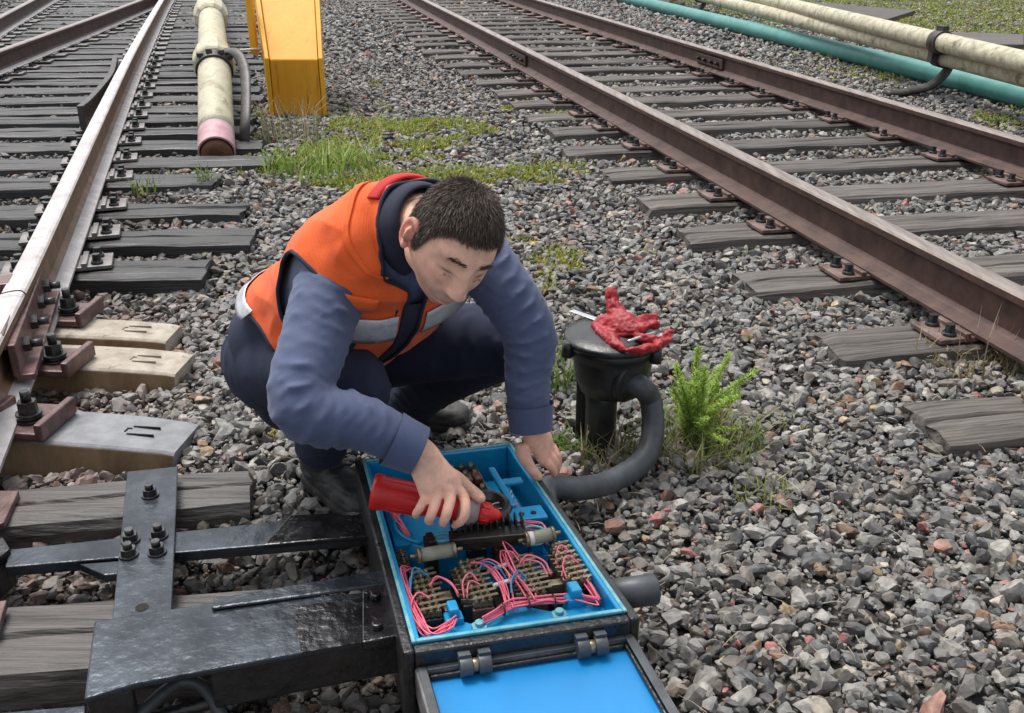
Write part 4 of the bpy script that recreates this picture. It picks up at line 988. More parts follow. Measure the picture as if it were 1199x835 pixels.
def moss_mask(x, y):
    """0..1 green cover, patches where the photo has moss and weeds"""
    m = np.zeros(len(x))
    for (px, py, rx, ry, amp) in ((480, 178, .55, .40, .58), (495, 150, .50, .26, .85), (500, 207, .55, .20, .85), (375, 190, .30, .42, .95), (430, 215, .3, .2, .8), (440, 170, .2, .4, .6), (620, 208, .16, .22, .85), (640, 312, .16, .25, .8), (655, 335, .12, .2, .6),
                                  (275, 318, .13, .13, .9), (700, 530, .12, .12, .5), (830, 505, .16, .18, .6), (890, 580, .1, .08, .5), (1130, 430, .2, .1, .45), (680, 400, .09, .2, .5),
                                  (1020, 90, .8, .6, .5), (1150, 140, .6, .5, .65), (1000, 70, 1.6, .35, .35), (340, 470, .08, .1, .5), (590, 130, .5, .8, .35)):
        c = g(px, py, 0); d = ((x - c.x) / rx) ** 2 + ((y - c.y) / ry) ** 2
        m = np.maximum(m, amp * np.exp(-d * .8))
    # beyond the pipes: turf
    far = np.clip((x - (1.979 + (17.194 - y) * .1945 + .55)) / .8, 0, 1) * (y > 4)
    m = np.maximum(m, far * .95)
    n = vnoise(x, y, 5, 3) * .6 + vnoise(x, y, 14, 4) * .4
    return np.clip((m - .40 + (n - .5) * 1.5) * 2.0, 0, 1)
def scatter(y0, y1, sp, sub, smin, smax, layers=1.0, xl=None):
    ny_ = int((y1 - y0) / sp); pts = []
    for j in range(ny_):
        y = y0 + (j + .5) * sp; hw = .56 * y + .85
        n = int(2 * hw / sp); x = -hw + (np.arange(n) + .5 + (j % 2) * .5) * sp
        pts.append(np.stack([x, np.full(n, y)], 1))
    p = np.concatenate(pts); p += rng.uniform(-.55, .55, p.shape) * sp
    x, y = p.T; keep = ~(in_sleepers(x, y, -.012) | in_quad(x, y, BOXQ)); keep &= ~in_quad(x, y, LIDQ)
    p = p[keep]; x, y = p.T; n = len(p)
    size = smin + (smax - smin) * rng.random(n) ** 1.8
    z = hground(x, y) + size * rng.uniform(-.25, .55, n) + rng.uniform(0, .010, n)
    shapes, Fc = stone_shapes(sub, 28); which = rng.integers(0, len(shapes), n)
    S = np.stack(shapes)[which] * size[:, None, None]
    Rm = rand_rot(n)
    # flatten orientation a little: most stones lie on a broad side
    az = rng.uniform(0, 2 * np.pi, n); tl = rng.normal(0, .38, n); ta = rng.uniform(0, 2 * np.pi, n)
    ca, sa = np.cos(az), np.sin(az); Rz = np.zeros((n, 3, 3)); Rz[:, 0, 0] = ca; Rz[:, 0, 1] = -sa; Rz[:, 1, 0] = sa; Rz[:, 1, 1] = ca; Rz[:, 2, 2] = 1
    kx, ky = np.cos(ta), np.sin(ta); c, s = np.cos(tl), np.sin(tl); Rt = np.zeros((n, 3, 3))
    Rt[:, 0, 0] = c + kx * kx * (1 - c); Rt[:, 0, 1] = kx * ky * (1 - c); Rt[:, 0, 2] = ky * s; Rt[:, 1, 0] = kx * ky * (1 - c); Rt[:, 1, 1] = c + ky * ky * (1 - c); Rt[:, 1, 2] = -kx * s
    Rt[:, 2, 0] = -ky * s; Rt[:, 2, 1] = kx * s; Rt[:, 2, 2] = c
    flat = (rng.random(n) < .7)[:, None, None]; Rm = np.where(flat, Rt @ Rz, Rm)
    V = np.einsum('nij,nvj->nvi', Rm, S) + np.stack([x, y, z], 1)[:, None, :]
    # stone colours
    pal = np.array([[.20, .205, .21], [.27, .27, .265], [.14, .15, .16], [.33, .33, .325], [.105, .105, .11], [.22, .205, .19], [.165, .155, .145], [.24, .25, .255],
                    [.34, .20, .165], [.36, .16, .15], [.38, .30, .20], [.26, .17, .12], [.44, .41, .36]])
    pr_ = np.array([.2, .17, .14, .11, .07, .10, .09, .05, .013, .008, .016, .022, .018]); pr_ /= pr_.sum()
    col = pal[rng.choice(len(pal), n, p=pr_)] * rng.uniform(.58, 1.15, (n, 1)) * np.array([.88, .83, .76])
    # rust brown stones near the left rail and in the cribs, darker brown ones under the beam
    rx = np.array([-1.25 - (yy - 2) * .30 for yy in y]); near = np.exp(-((x - rx) / .38) ** 2) * np.clip((6 - y) / 3, 0, 1)
    rmix = (near * rng.random(n) * .9)[:, None]; col = col * (1 - rmix) + rmix * np.array([.17, .105, .085]) * rng.uniform(.7, 1.4, (n, 1))
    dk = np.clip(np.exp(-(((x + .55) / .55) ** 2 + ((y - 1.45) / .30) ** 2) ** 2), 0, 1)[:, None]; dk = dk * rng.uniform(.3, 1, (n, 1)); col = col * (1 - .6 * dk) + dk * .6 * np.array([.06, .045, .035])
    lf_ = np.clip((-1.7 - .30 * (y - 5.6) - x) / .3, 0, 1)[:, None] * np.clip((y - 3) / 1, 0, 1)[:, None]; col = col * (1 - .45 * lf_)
    mm = moss_mask(x, y)[:, None] * rng.random((n, 1)); col = col * (1 - .6 * mm) + .6 * mm * np.array([.10, .095, .05])
    nv = V.shape[1]
    Fa = (Fc[None] + (np.arange(n) * nv)[:, None, None]).reshape(-1, 3)
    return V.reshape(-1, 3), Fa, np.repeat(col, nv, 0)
if not globals().get('NOSTONE'):
    VV = []; FF = []; CC = []; o = 0
    for args in ((.75, 3.4, .0215, 2, .007, .023), (.75, 3.4, .08, 2, .018, .030), (.75, 2.6, .020, 1, .004, .010), (3.4, 5.6, .027, 2, .011, .027), (5.6, 10.5, .040, 1, .016, .032), (10.5, 21.5, .075, 1, .03, .05)):
        v, f, c = scatter(*args); VV.append(v); FF.append(f + o); CC.append(c); o += len(v)
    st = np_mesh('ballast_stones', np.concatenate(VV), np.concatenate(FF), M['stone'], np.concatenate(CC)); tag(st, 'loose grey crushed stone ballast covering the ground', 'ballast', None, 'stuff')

# ---------------------------------------------------------------- moss, grass, weeds
def blades(p, h, w, col, lean=.5, curve=.4):
    """leaf blades: (n,3) roots -> two-segment tapered blades"""
    n = len(p); a = rng.uniform(0, 2 * np.pi, n); d = np.stack([np.cos(a), np.sin(a), np.zeros(n)], 1); s = np.stack([-np.sin(a), np.cos(a), np.zeros(n)], 1)
    l1 = rng.uniform(0, lean, n)[:, None]; up = np.array([0, 0, 1.])
    m = p + d * l1 * h[:, None] * .5 + up * h[:, None] * .55; t = p + d * (l1 + curve * rng.random((n, 1))) * h[:, None] + up * h[:, None]
    w = w[:, None]; V = np.stack([p - s * w, p + s * w, m + s * w * .8, m - s * w * .8, t + s * w * .12, t - s * w * .12], 1).reshape(-1, 3)
    b = np.arange(n)[:, None] * 6; Fq = np.concatenate([b + np.array([0, 1, 2, 3]), b + np.array([3, 2, 4, 5])]); return V, Fq, np.repeat(col, 6, 0)
def greens(n, pal, j=.3):
    pal = np.array(pal); return pal[rng.integers(0, len(pal), n)] * rng.uniform(1 - j, 1 + j, (n, 1))
G_MOSS = [[.24, .29, .035], [.34, .35, .045], [.17, .25, .035], [.40, .36, .07], [.22, .18, .08]]
G_GRASS = [[.10, .19, .03], [.14, .24, .04], [.08, .15, .03], [.18, .24, .06], [.22, .20, .10]]
def moss_field(name, region, n, h0, h1, w0, w1, pal, label, thr=.35):
    x = rng.uniform(region[0], region[1], n); y = rng.uniform(region[2], region[3], n); k = (rng.random(n) < moss_mask(x, y) - thr * rng.random(n)) & ~in_sleepers(x, y, -.01) & ~in_quad(x, y, BOXQ)
    x, y = x[k], y[k]; n = len(x); z = hground(x, y) + rng.uniform(0.0, .018, n)
    V, Fq, C = blades(np.stack([x, y, z], 1), rng.uniform(h0, h1, n), rng.uniform(w0, w1, n), greens(n, pal), .9, .6)
    o = np_mesh(name, V, Fq, M['moss'], C); return tag(o, label, 'moss', None, 'stuff')
moss_field('moss_cover', (-1.9, .9, 4.6, 9.0), 330000, .006, .026, .004, .009, G_MOSS, 'yellow green moss and low weeds spread over the gravel behind the worker')
moss_field('moss_cover', (-.9, 1.7, 1.7, 4.6), 110000, .005, .02, .003, .006, G_MOSS, 'small moss and grass patches scattered in the near gravel')
moss_field('grass_cover', (-1.9, .4, 4.7, 8.2), 12000, .02, .08, .0025, .0045, [[.20, .30, .05], [.28, .36, .08], [.36, .36, .14], [.16, .24, .04]], 'short uneven grass standing in the moss behind the worker')
moss_field('turf_cover', (1.5, 9.5, 4.5, 21.5), 260000, .012, .05, .006, .013, G_MOSS * 2 + G_GRASS, 'thin mossy turf around and beyond the pipes at upper right')
def grass_tuft(name, base, n, rad, h0, h1, w, pal, label, cat, lean=.6, group=None):
    a = rng.uniform(0, 2 * np.pi, n); r = rad * np.sqrt(rng.random(n)); x = base[0] + r * np.cos(a); y = base[1] + r * np.sin(a)
    V, Fq, C = blades(np.stack([x, y, hground(x, y) - .01], 1), rng.uniform(h0, h1, n), np.full(n, w) * rng.uniform(.6, 1.3, n), greens(n, pal), lean, .7)
    b = Vector((base[0], base[1], 0)); V = V - np.array(b); o = np_mesh(name, V, Fq, M['moss'], C); o.location = b; return tag(o, label, cat, group)
c = g(375, 200, 0); grass_tuft('grass_tuft', c, 380, .32, .03, .19, .006, [[.20, .32, .05], [.26, .36, .08], [.15, .25, .04], [.32, .34, .13]], 'bright green grass tuft at the foot of the yellow post', 'grass')
c = g(345, 165, 0); grass_tuft('dry_grass', c, 90, .22, .15, .34, .003, [[.36, .32, .20], [.30, .26, .16], [.2, .22, .1]], 'thin dry stalks rising in front of the yellow post', 'grass', .3)
c = g(172, 228, 0); grass_tuft('small_weed', c, 60, .07, .03, .11, .006, G_GRASS, 'small green weed between the black sleepers at left', 'weed')
c = g(243, 222, 0); grass_tuft('small_weed', c, 50, .06, .05, .15, .004, G_GRASS, 'grey green weed at the end of a black sleeper below the cream pipe', 'weed')
c = g(680, 450, 0); grass_tuft('grass_tuft', c, 160, .12, .03, .16, .0035, G_GRASS, 'thin grass beside the junction post, on its left', 'grass')
c = g(668, 528, 0); grass_tuft('grass_tuft', c, 160, .07, .02, .07, .003, [[.09, .18, .03], [.13, .22, .04]], 'low grass clump left of the junction post foot', 'grass')
c = g(720, 540, 0); grass_tuft('dry_grass', c, 130, .10, .03, .14, .0025, [[.34, .28, .17], [.25, .2, .12], [.14, .18, .06]], 'dry straw at the foot of the junction post', 'grass')
c = g(825, 525, 0); grass_tuft('grass_tuft', c, 420, .16, .03, .13, .0026, [[.22, .24, .08], [.15, .22, .05], [.30, .27, .14]], 'pale wiry grass around the bushy green weed', 'grass')
c = g(895, 585, 0); grass_tuft('grass_tuft', c, 130, .07, .015, .06, .0022, [[.22, .27, .06], [.30, .30, .12]], 'small yellowish grass clump in the near gravel at right', 'grass', 1.2)
c = g(1130, 430, 0); grass_tuft('dry_grass', c, 160, .16, .03, .11, .0028, [[.30, .24, .10], [.34, .30, .16], [.2, .16, .07]], 'dry brown grass under the near rail at the right edge', 'grass')
c = g(1150, 425, 0); grass_tuft('dry_stalk', c, 9, .12, .13, .26, .0018, [[.34, .29, .22]], 'few thin dry stalks standing against the right hand rail', 'grass', .2)
# straw bits lying on the stones
n = 420; x = rng.uniform(-.6, 1.6, n); y = rng.uniform(1.2, 3.6, n); k = ~(in_quad(x, y, BOXQ) | in_quad(x, y, LIDQ) | in_sleepers(x, y)); x, y = x[k], y[k]; n = len(x)
a = rng.uniform(0, 6.3, n); L_ = rng.uniform(.02, .07, n); z = hground(x, y) + .028 + rng.uniform(0, .012, n)
d = np.stack([np.cos(a), np.sin(a), rng.normal(0, .2, n)], 1) * L_[:, None]; s = np.stack([-np.sin(a), np.cos(a), np.zeros(n)], 1) * .0011; p = np.stack([x, y, z], 1)
V = np.stack([p - s, p + s, p + d * .5 + s + np.array([0, 0, .004]), p + d * .5 - s + np.array([0, 0, .004]), p + d + s * .4, p + d - s * .4], 1).reshape(-1, 3); b = np.arange(n)[:, None] * 6
tag(np_mesh('straw_bits', V, np.concatenate([b + np.array([0, 1, 2, 3]), b + np.array([3, 2, 4, 5])]), M['moss'], np.repeat(greens(n, [[.34, .29, .2], [.26, .2, .13], [.4, .36, .28]]), 6, 0)), 'bits of dry straw lying on the near gravel', 'straw', None, 'stuff')
# bushy feathery weed right of the junction post
def feather_weed(base, label):
    t = thing('leafy_weed', base, label, 'weed'); st_ = MB(); LV = []; LF = []; LC = []; o = 0
    for k in range(34):
        a = rnd.uniform(0, 6.28); main = k == 0; hh = .31 if main else rnd.uniform(.08, .27); sp_ = .012 if main else (rnd.uniform(.01, .06) if k % 3 else rnd.uniform(.08, .19) * (1 - .8 * (hh - .08)))
        b0 = Vector(base) + Vector((rnd.uniform(-.03, .03), rnd.uniform(-.03, .03), -.02)); top = b0 + Vector((math.cos(a) * sp_, math.sin(a) * sp_, hh))
        pts = [b0, b0.lerp(top, .5) + Vector((-.2 * math.cos(a) * sp_, -.2 * math.sin(a) * sp_, .02)), top]; st_.tube(pts, .0018, 5)
        m = int(420 * hh / .3); tt = rng.uniform(.22, 1.0, m) ** .8; q = [Vector(pts[0]).lerp(Vector(pts[1]), x * 2) if x < .5 else Vector(pts[1]).lerp(Vector(pts[2]), x * 2 - 1) for x in tt]
        pp = np.array([v[:] for v in q]) + rng.normal(0, .004, (m, 3)); ln = rng.uniform(.010, .030, m) * (1.2 - tt * .7)
        aa = rng.uniform(0, 6.28, m); dirn = np.stack([np.cos(aa), np.sin(aa), rng.uniform(.3, 1.3, m)], 1); dirn /= np.linalg.norm(dirn, axis=1)[:, None]
        ss = np.cross(dirn, rng.normal(size=(m, 3))); ss /= np.linalg.norm(ss, axis=1)[:, None]; w = (.0009 + .0010 * rng.random(m))[:, None]; e = pp + dirn * ln[:, None]; mid = pp + dirn * ln[:, None] * .5 + np.array([0, 0, .003])
        V = np.stack([pp - ss * w * .4, pp + ss * w * .4, mid + ss * w, mid - ss * w, e + ss * w * .3, e - ss * w * .3], 1).reshape(-1, 3)
        bb = np.arange(m)[:, None] * 6 + o; LV.append(V); LF.append(np.concatenate([bb + np.array([0, 1, 2, 3]), bb + np.array([3, 2, 4, 5])])); o += len(V)
        base_c = greens(m, [[.34, .48, .09], [.44, .56, .14], [.24, .36, .06]], .25) * (.75 + .5 * tt[:, None]); LC.append(np.repeat(base_c, 6, 0))
    st_.build('stem', mat('weed_stem', (.10, .14, .04), (.2, .22, .08)), t)
    np_mesh('foliage', np.concatenate(LV), np.concatenate(LF), M['moss'], np.concatenate(LC), parent=t)
    return t
feather_weed(g(812, 520, 0), 'bright green feathery weed growing right of the junction post')

# ---------------------------------------------------------------- the worker
def V3(a): return Vector(a)
c_right = Vector((1, 0, 0)); c_up = Vector((0, sp, cp)); c_to = Vector((0, -cp, sp))
def camvec(v): return c_right * v[0] + c_up * v[1] + c_to * v[2]
HL, HF, HU = camvec((.836, -.104, -.529)).normalized(), camvec((.25, -.79, .55)).normalized(), camvec((.48, .60, .64)).normalized()
HC = P(529, 284, 1.72); HS = 1.01
def hp_(l, f, u): return HC + (HL * l + HF * f + HU * u) * HS
root = thing('person', (g(390, 590, 0) + g(470, 490, 0)) / 2, 'crouching worker in orange safety vest and navy work clothes reaching into the open machine', 'person')
RSH, LSH = P(392, 342, 1.90), P(552, 300, 2.06)
REL, RWR = P(360, 470, 1.80), P(489, 527, 1.845)
LEL, LWR = P(614, 392, 2.08), P(622, 502, 2.115)
RHIP, LHIP = P(322, 415, 2.31), P(392, 402, 2.44)
RKN, LKN = P(412, 452, 2.0), P(588, 398, 2.32)
RAN, LAN = P(374, 516, 2.235), P(480, 462, 2.66)
# --- torso rings
RINGS = [  # px, py, depth, half width, half thickness
    (338, 412, 2.35, .165, .140), (363, 390, 2.30, .165, .138), (393, 365, 2.215, .165, .135), (424, 340, 2.12, .175, .138), (446, 315, 2.035, .185, .130),
    (461, 292, 1.955, .180, .108), (472, 273, 1.90, .135, .088), (486, 266, 1.865, .082, .074), (496, 264, 1.835, .066, .066)]
TC = [P(a, b, d) for a, b, d, _, _ in RINGS]
latP = Vector((.55, .83, 0)).normalized(); latS = Vector((.78, .60, -.15)).normalized()
def torso_surface(nu, nv, grow, s0=0.0, s1=1.0, expo=2.4):
    """grid of points (nv+1, nu): u angle 0 = left side, 90 = front"""
    cs = catmull(TC, 12); m = len(cs); out = []; fr = []
    for j in range(nv + 1):
        s = s0 + (s1 - s0) * j / nv; x = s * (m - 1); i = min(int(x), m - 2); c = cs[i].lerp(cs[i + 1], x - i)
        i0, i1 = max(i - 4, 0), min(i + 5, m - 1); t = (cs[i1] - cs[i0]).normalized()
        k = min(1, s * 1.35); lat = latP.lerp(latS, k); lat = (lat - t * lat.dot(t)).normalized(); fr_ = lat.cross(t).normalized()
        hw = interp([r[3] for r in RINGS], s) + grow; ht = interp([r[4] for r in RINGS], s) + grow; row = []
        for q in range(nu):
            th = 2 * math.pi * q / nu; ct, sn = math.cos(th), math.sin(th); e = 2 / expo
            row.append(c + lat * (abs(ct) ** e * math.copysign(1, ct) * hw) + fr_ * (abs(sn) ** e * math.copysign(1, sn) * ht))
        out.append(row); fr.append((c, lat, fr_, t))
    return out, fr
def grid_closed(rows):
    vs = [p for r in rows for p in r]; n = len(rows[0]); fs = [(j * n + k, j * n + (k + 1) % n, (j + 1) * n + (k + 1) % n, (j + 1) * n + k) for j in range(len(rows) - 1) for k in range(n)]
    a = len(vs); vs.append(sum(rows[0], Vector()) / n); vs.append(sum(rows[-1], Vector()) / n); m = len(rows) - 1
    for k in range(n): fs.append((a, (k + 1) % n, k)); fs.append((a + 1, m * n + k, m * n + (k + 1) % n))
    return vs, fs
def ridge(v): return 1 - abs(noise.noise(v)) * 2
def fold(amp, freq, peaks, seed, twist=1.0):
    """cloth folds on a sleeve or trouser leg: strongest near the peaks (0..1 along the limb)"""
    def f(th, s):
        a = .18 + sum(math.exp(-((s - p) / w) ** 2) for p, w in peaks)
        v = Vector((math.cos(th) * 1.1, math.sin(th) * 1.1, s * 3 + seed * 7.7)); n1 = noise.noise(v); n2 = noise.noise(v * 1.7 + Vector((4, 9, 2)))
        ph = s * freq * 1.9 + .30 * math.sin(th + seed) * twist + .55 * n1
        c = max(0, math.cos(2 * math.pi * ph)) ** 3 * min(1, max(0, .35 + 1.3 * n2))
        c2 = max(0, math.cos(2 * math.pi * (ph * 1.73 + .35 * math.sin(th * 2) + n2))) ** 4 * min(1, max(0, .2 - 1.2 * n2))
        return amp * a * (c + .7 * c2 - .25) + amp * .25 * n1
    return f
# --- jacket: torso + sleeves
rows, _ = torso_surface(48, 40, .0, .06, .93)
parts = [grid_closed(rows)]
def limb(pts, r, disp=None, n=44, d=26, flat=None, ref=None): return loft(catmull(pts, d), r, n=n, disp=disp, flat=flat, ref=ref, dome=False)
chest = TC[5]
parts.append(limb([TC[4].lerp(RSH, .5), RSH + Vector((-.005, .01, .0)), RSH.lerp(REL, .5) + Vector((-.012, 0, .01)), REL + Vector((-.008, -.008, -.004)), REL.lerp(RWR, .5) + Vector((0, 0, .006)), RWR],
                  [.074, .074, .066, .061, .052, .042], fold(.010, 9, [(.30, .14), (.58, .12), (.78, .1)], 1, 2.2)))
parts.append(limb([chest.lerp(LSH, .5), LSH, LSH.lerp(LEL, .5) + Vector((.012, 0, .012)), LEL + Vector((.010, 0, .002)), LEL.lerp(LWR, .5), LWR],
                  [.080, .072, .064, .059, .051, .041], fold(.010, 9, [(.35, .15), (.6, .14), (.8, .1)], 2, 2.0)))
me = remesh(parts, .005, 4); jk = mesh_obj('jacket', me, M['navy'], root)
# cuffs: stitched bands
for (w, e, nm) in ((RWR, REL, 0), (LWR, LEL, 1)):
    d = (w - e).normalized(); mb = MB(); c0 = w - d * .055
    v, f = loft([c0, c0 + d * .028, c0 + d * .058], [.0535, .050, .0475] if nm == 0 else [.0525, .049, .0465], n=40); mb.add(v, f[:40 * 2], 0, True); mb.build('cuff', M['navy'], jk)
# --- trousers
parts = []
rows, _ = torso_surface(48, 14, .002, 0, .22); parts.append(grid_closed(rows))
seat = P(330, 420, 2.37)
parts.append(loft(catmull([seat + Vector((-.02, .03, -.03)), seat + Vector((.03, .0, -.05)), seat + Vector((.10, -.02, -.05))], 8), [.09, .135, .11], n=36, dome=True))
parts.append(limb([TC[0].lerp(RHIP, .6), RHIP + Vector((0, 0, -.02)), RHIP.lerp(RKN, .5) + Vector((0, 0, .005)), RKN], [.125, .122, .100, .082], fold(.009, 6, [(.2, .2), (.85, .15)], 3, 1.4), d=20))
parts.append(limb([RHIP.lerp(RKN, .86), RKN + Vector((.005, -.008, -.004)), RKN.lerp(RAN, .4), RKN.lerp(RAN, .8), RAN + Vector((0, 0, -.02))], [.07, .078, .072, .064, .060], fold(.010, 7, [(.2, .15), (.8, .25)], 4, 1.0), d=16))
parts.append(limb([TC[0].lerp(LHIP, .6), LHIP + Vector((0, 0, -.02)), LHIP.lerp(LKN, .5) + Vector((0, 0, .0)), LKN], [.125, .122, .103, .084], fold(.008, 6, [(.2, .2), (.85, .15)], 5, 1.4), d=20))
parts.append(limb([LHIP.lerp(LKN, .88), LKN + Vector((.012, -.004, -.004)), LKN.lerp(LAN, .4), LKN.lerp(LAN, .8), LAN + Vector((0, 0, -.02))], [.07, .082, .082, .076, .070], fold(.010, 7, [(.2, .15), (.8, .25)], 6, 1.0), d=16))
me = remesh(parts, .0055, 4); tr = mesh_obj('trousers', me, M['trouser'], root)
# --- boots
def boot(ank, heading, foot_c, name='boot', seed=0):
    d = Vector((math.cos(heading), math.sin(heading), 0)); s = Vector((-d.y, d.x, 0)); z0 = foot_c.z; pts = []; ra = []; rb = []
    heel = foot_c - d * .11
    prof = [(0, .036, .045, .040), (.03, .040, .058, .050), (.08, .043, .058, .048), (.14, .046, .048, .042), (.20, .050, .040, .036), (.25, .048, .036, .034), (.285, .036, .030, .028)]
    P_ = [heel + d * x + Vector((0, 0, rr + .002)) for x, w, h, rr in prof]
    fo = loft(catmull(P_, 5), [p[1] for p in prof], n=30, flat=[p[2] for p in prof], ref=s, dome=True)
    top = ank + Vector((0, 0, .05))
    sh = loft(catmull([heel + d * .055 + Vector((0, 0, .04)), heel + d * .05 + Vector((0, 0, .085)), (heel + d * .05 + Vector((0, 0, .13))).lerp(ank, .6), top], 6), [.05, .050, .054, .056], n=30)
    me = remesh([fo, sh], .004, 3)
    co = np.empty(len(me.vertices) * 3, np.float32); me.vertices.foreach_get('co', co); co = co.reshape(-1, 3); nn = np.empty_like(co).ravel(); me.vertices.foreach_get('normal', nn); nn = nn.reshape(-1, 3)
    co += nn * np.array([noise.noise(Vector(c * 30) + Vector((seed, 0, 0))) * .004 - max(0, ridge(Vector((c[0] * 18, c[1] * 18, c[2] * 45))) - .6) * .006 for c in co.astype(float)])[:, None]
    co[:, 2] = np.maximum(co[:, 2], z0 + .012); me.vertices.foreach_set('co', co.ravel())
    b = mesh_obj(name, me, M['boot'], root)
    out = [(-.005, .032), (.03, .043), (.08, .045), (.14, .048), (.20, .053), (.25, .052), (.29, .034)]
    poly = [heel + d * x + s * w for x, w in out] + [heel + d * x - s * w for x, w in reversed(out)]
    mb = MB(); prism(mb, [Vector((p.x, p.y, z0 + .026)) for p in poly], .026); mb.build('sole', M['sole'], b, bevel=.006)
    mb = MB()
    for k in range(5):
        q = heel + d * (.155 - .018 * k) + Vector((0, 0, .098 + .014 * k)); mb.tube([q - s * .022, q + Vector((0, 0, .006)), q + s * .022], .003, 6)
    mb.build('laces', M['sole'], b)
    return b
boot(RAN, R(-48), g(384, 588, .018) + Vector((0.015, .03, .0)), seed=1)
boot(LAN, R(-8), g(478, 496, .012), seed=2)
# --- body: head, neck, hands and a slim figure under the clothes, one continuous mesh
Vh, Fh = ico(6)
def gs(x, s): return np.exp(-(x / s) ** 2)
def sstep(x, a, b): t = np.clip((x - a) / (b - a), 0, 1); return t * t * (3 - 2 * t)
def head_points():
    x, y, z = Vh.T.copy()          # l, f, u on the unit sphere
    l = x * .074; f = y * .094; u = z * .113
    f = f - .004
    # cranium fuller at the back, jaw narrower
    low = sstep(-u, .01, .10)
    l = l * (1 - .36 * low); f = np.where(f < 0, f * (1 - .35 * low), f)
    front = sstep(f, .02, .07)
    f = f + front * low * .012
    f = f - front * sstep(np.abs(l), .03, .07) * .004
    al = np.abs(l)
    # brow, sockets, lids
    f += front * .006 * gs(u - .034, .010) * gs(al - .028, .028)
    f -= front * .015 * gs(u - .014, .013) * gs(al - .031, .015)
    f += front * .008 * gs(u - .011, .0085) * gs(al - .031, .011)
    f -= front * .003 * gs(u - .005, .0022) * gs(al - .031, .012)
    # nose
    ramp = np.clip((.030 - u) / .062, 0, 1); nose_u = sstep(u, -.040, -.029) * sstep(-u, -.040, -.020)
    f += front * nose_u * (.006 + .020 * ramp) * gs(l, .0085 + .006 * ramp)
    f += front * .009 * gs(u + .026, .008) * gs(al - .0125, .006)
    f -= front * .004 * gs(u + .036, .004) * gs(al - .008, .004)
    # cheeks, lips, chin
    f += front * .004 * gs(u + .015, .018) * gs(al - .042, .016)
    f += front * .0055 * gs(u + .057, .0055) * gs(l, .020) + front * .006 * gs(u + .070, .0055) * gs(l, .018)
    f -= front * .0045 * gs(u + .0632, .0022) * gs(l, .023)
    f -= front * .004 * gs(u + .083, .006) * gs(l, .022)
    f += front * .009 * gs(u + .102, .014) * gs(l, .022)
    return np.stack([l, f, u], 1)
hpnt = head_points()
Hm = np.array([HL[:], HF[:], HU[:]])
hw_ = hpnt @ Hm * HS + np.array(HC)
bparts = [([Vector(p) for p in hw_], [tuple(f) for f in Fh.tolist()])]
# ears
def ear(sgn):
    pts = []; base = hp_(sgn * .072, -.004, -.004); out = (HL * sgn * .82 - HF * .45).normalized(); bk = (-HF * .85 - HL * sgn * -.35).normalized()
    ps = []
    for a in np.linspace(-2.2, 2.6, 18):
        rr = .0185 if a > -1 else .013; ps.append(base + out * .008 + HU * (math.sin(a) * .027) - HF * (math.cos(a) * .015) + out * (.005 * math.cos(a)))
    bparts.append(loft(ps, [.0042, .005, .0055, .006, .0055], n=10, dome=True))
    bparts.append(loft([base - out * .008 + HF * .006, base + out * .006 - HF * .004, base + out * .010 - HF * .01], [.018, .021, .014], n=16, flat=[.022, .026, .017], ref=HF, dome=True))
    bparts.append(loft([base + HU * -.02 + out * .004, base + HU * -.031 + out * .007], [.008, .007], n=10))
ear(-1); ear(1)
# neck, trunk and limbs inside the clothes
nb = TC[8]
bparts.append(loft(catmull([TC[5], TC[7], nb.lerp(HC, .35), hp_(0, -.030, -.055), hp_(0, -.015, .0)], 8), [.09, .064, .055, .053, .045], n=32))
rows, _ = torso_surface(32, 24, -.03, .02, .80); bparts.append(grid_closed(rows))
for ps, r in (([chest.lerp(RSH, .5), RSH, REL, RWR], [.055, .05, .038, .027]), ([chest.lerp(LSH, .5), LSH, LEL, LWR], [.055, .05, .038, .027]),
              ([TC[0], RHIP, RKN], [.09, .08, .05]), ([RKN, RAN], [.05, .04]), ([TC[0], LHIP, LKN], [.09, .08, .05]), ([LKN, LAN], [.05, .04])):
    bparts.append(loft(ps if len(ps) < 3 else catmull(ps, 6), r, n=18))
def hand(wrist, knuck, fore, fingers, thumb, palm_n, wr=.027):
    """palm from wrist to knuckle row, five finger chains"""
    kc = (knuck[0] + knuck[-1]) / 2; lat = (knuck[-1] - knuck[0]).normalized(); d = (kc - wrist).normalized()
    bparts.append(loft(catmull([fore, wrist, wrist.lerp(kc, .45), wrist.lerp(kc, .8), kc + d * .004], 6), [wr + .002, wr + .001, .036, .0425, .040], n=26, flat=[wr - .004, wr - .006, .0185, .0165, .011], ref=lat, dome=False))
    rad = (.0092, .0096, .0092, .0081)
    for k, ch in enumerate(fingers):
        r = rad[k]; p0 = wrist.lerp(ch[0], .55); bparts.append(loft(catmull([p0] + ch, 7), [r * 1.0, r * 1.12, r * 1.05, r * .95, r * .72], n=16, dome=True))
        bparts.append(loft([ch[0] - d * .010 + palm_n * .003, ch[0] + palm_n * .0035, ch[0] + d * .010 + palm_n * .002], [.006, .0095, .006], n=12, dome=True))
    bparts.append(loft(catmull(thumb, 7), [.018, .0165, .0125, .0118, .0085], n=16, dome=True))
RH_D = -.02
def pr(px, py, D): return P(px, py, D)
rf = [[pr(541, 578, 1.862), pr(545, 598, 1.846), pr(540, 610, 1.852), pr(529, 617, 1.872)],
      [pr(527, 576, 1.850), pr(523, 601, 1.832), pr(519, 611, 1.844), pr(519, 614, 1.868)],
      [pr(512, 576, 1.846), pr(506, 600, 1.828), pr(502, 609, 1.842), pr(505, 612, 1.866)],
      [pr(499, 577, 1.846), pr(492, 594, 1.832), pr(487, 602, 1.842), pr(489, 606, 1.866)]]
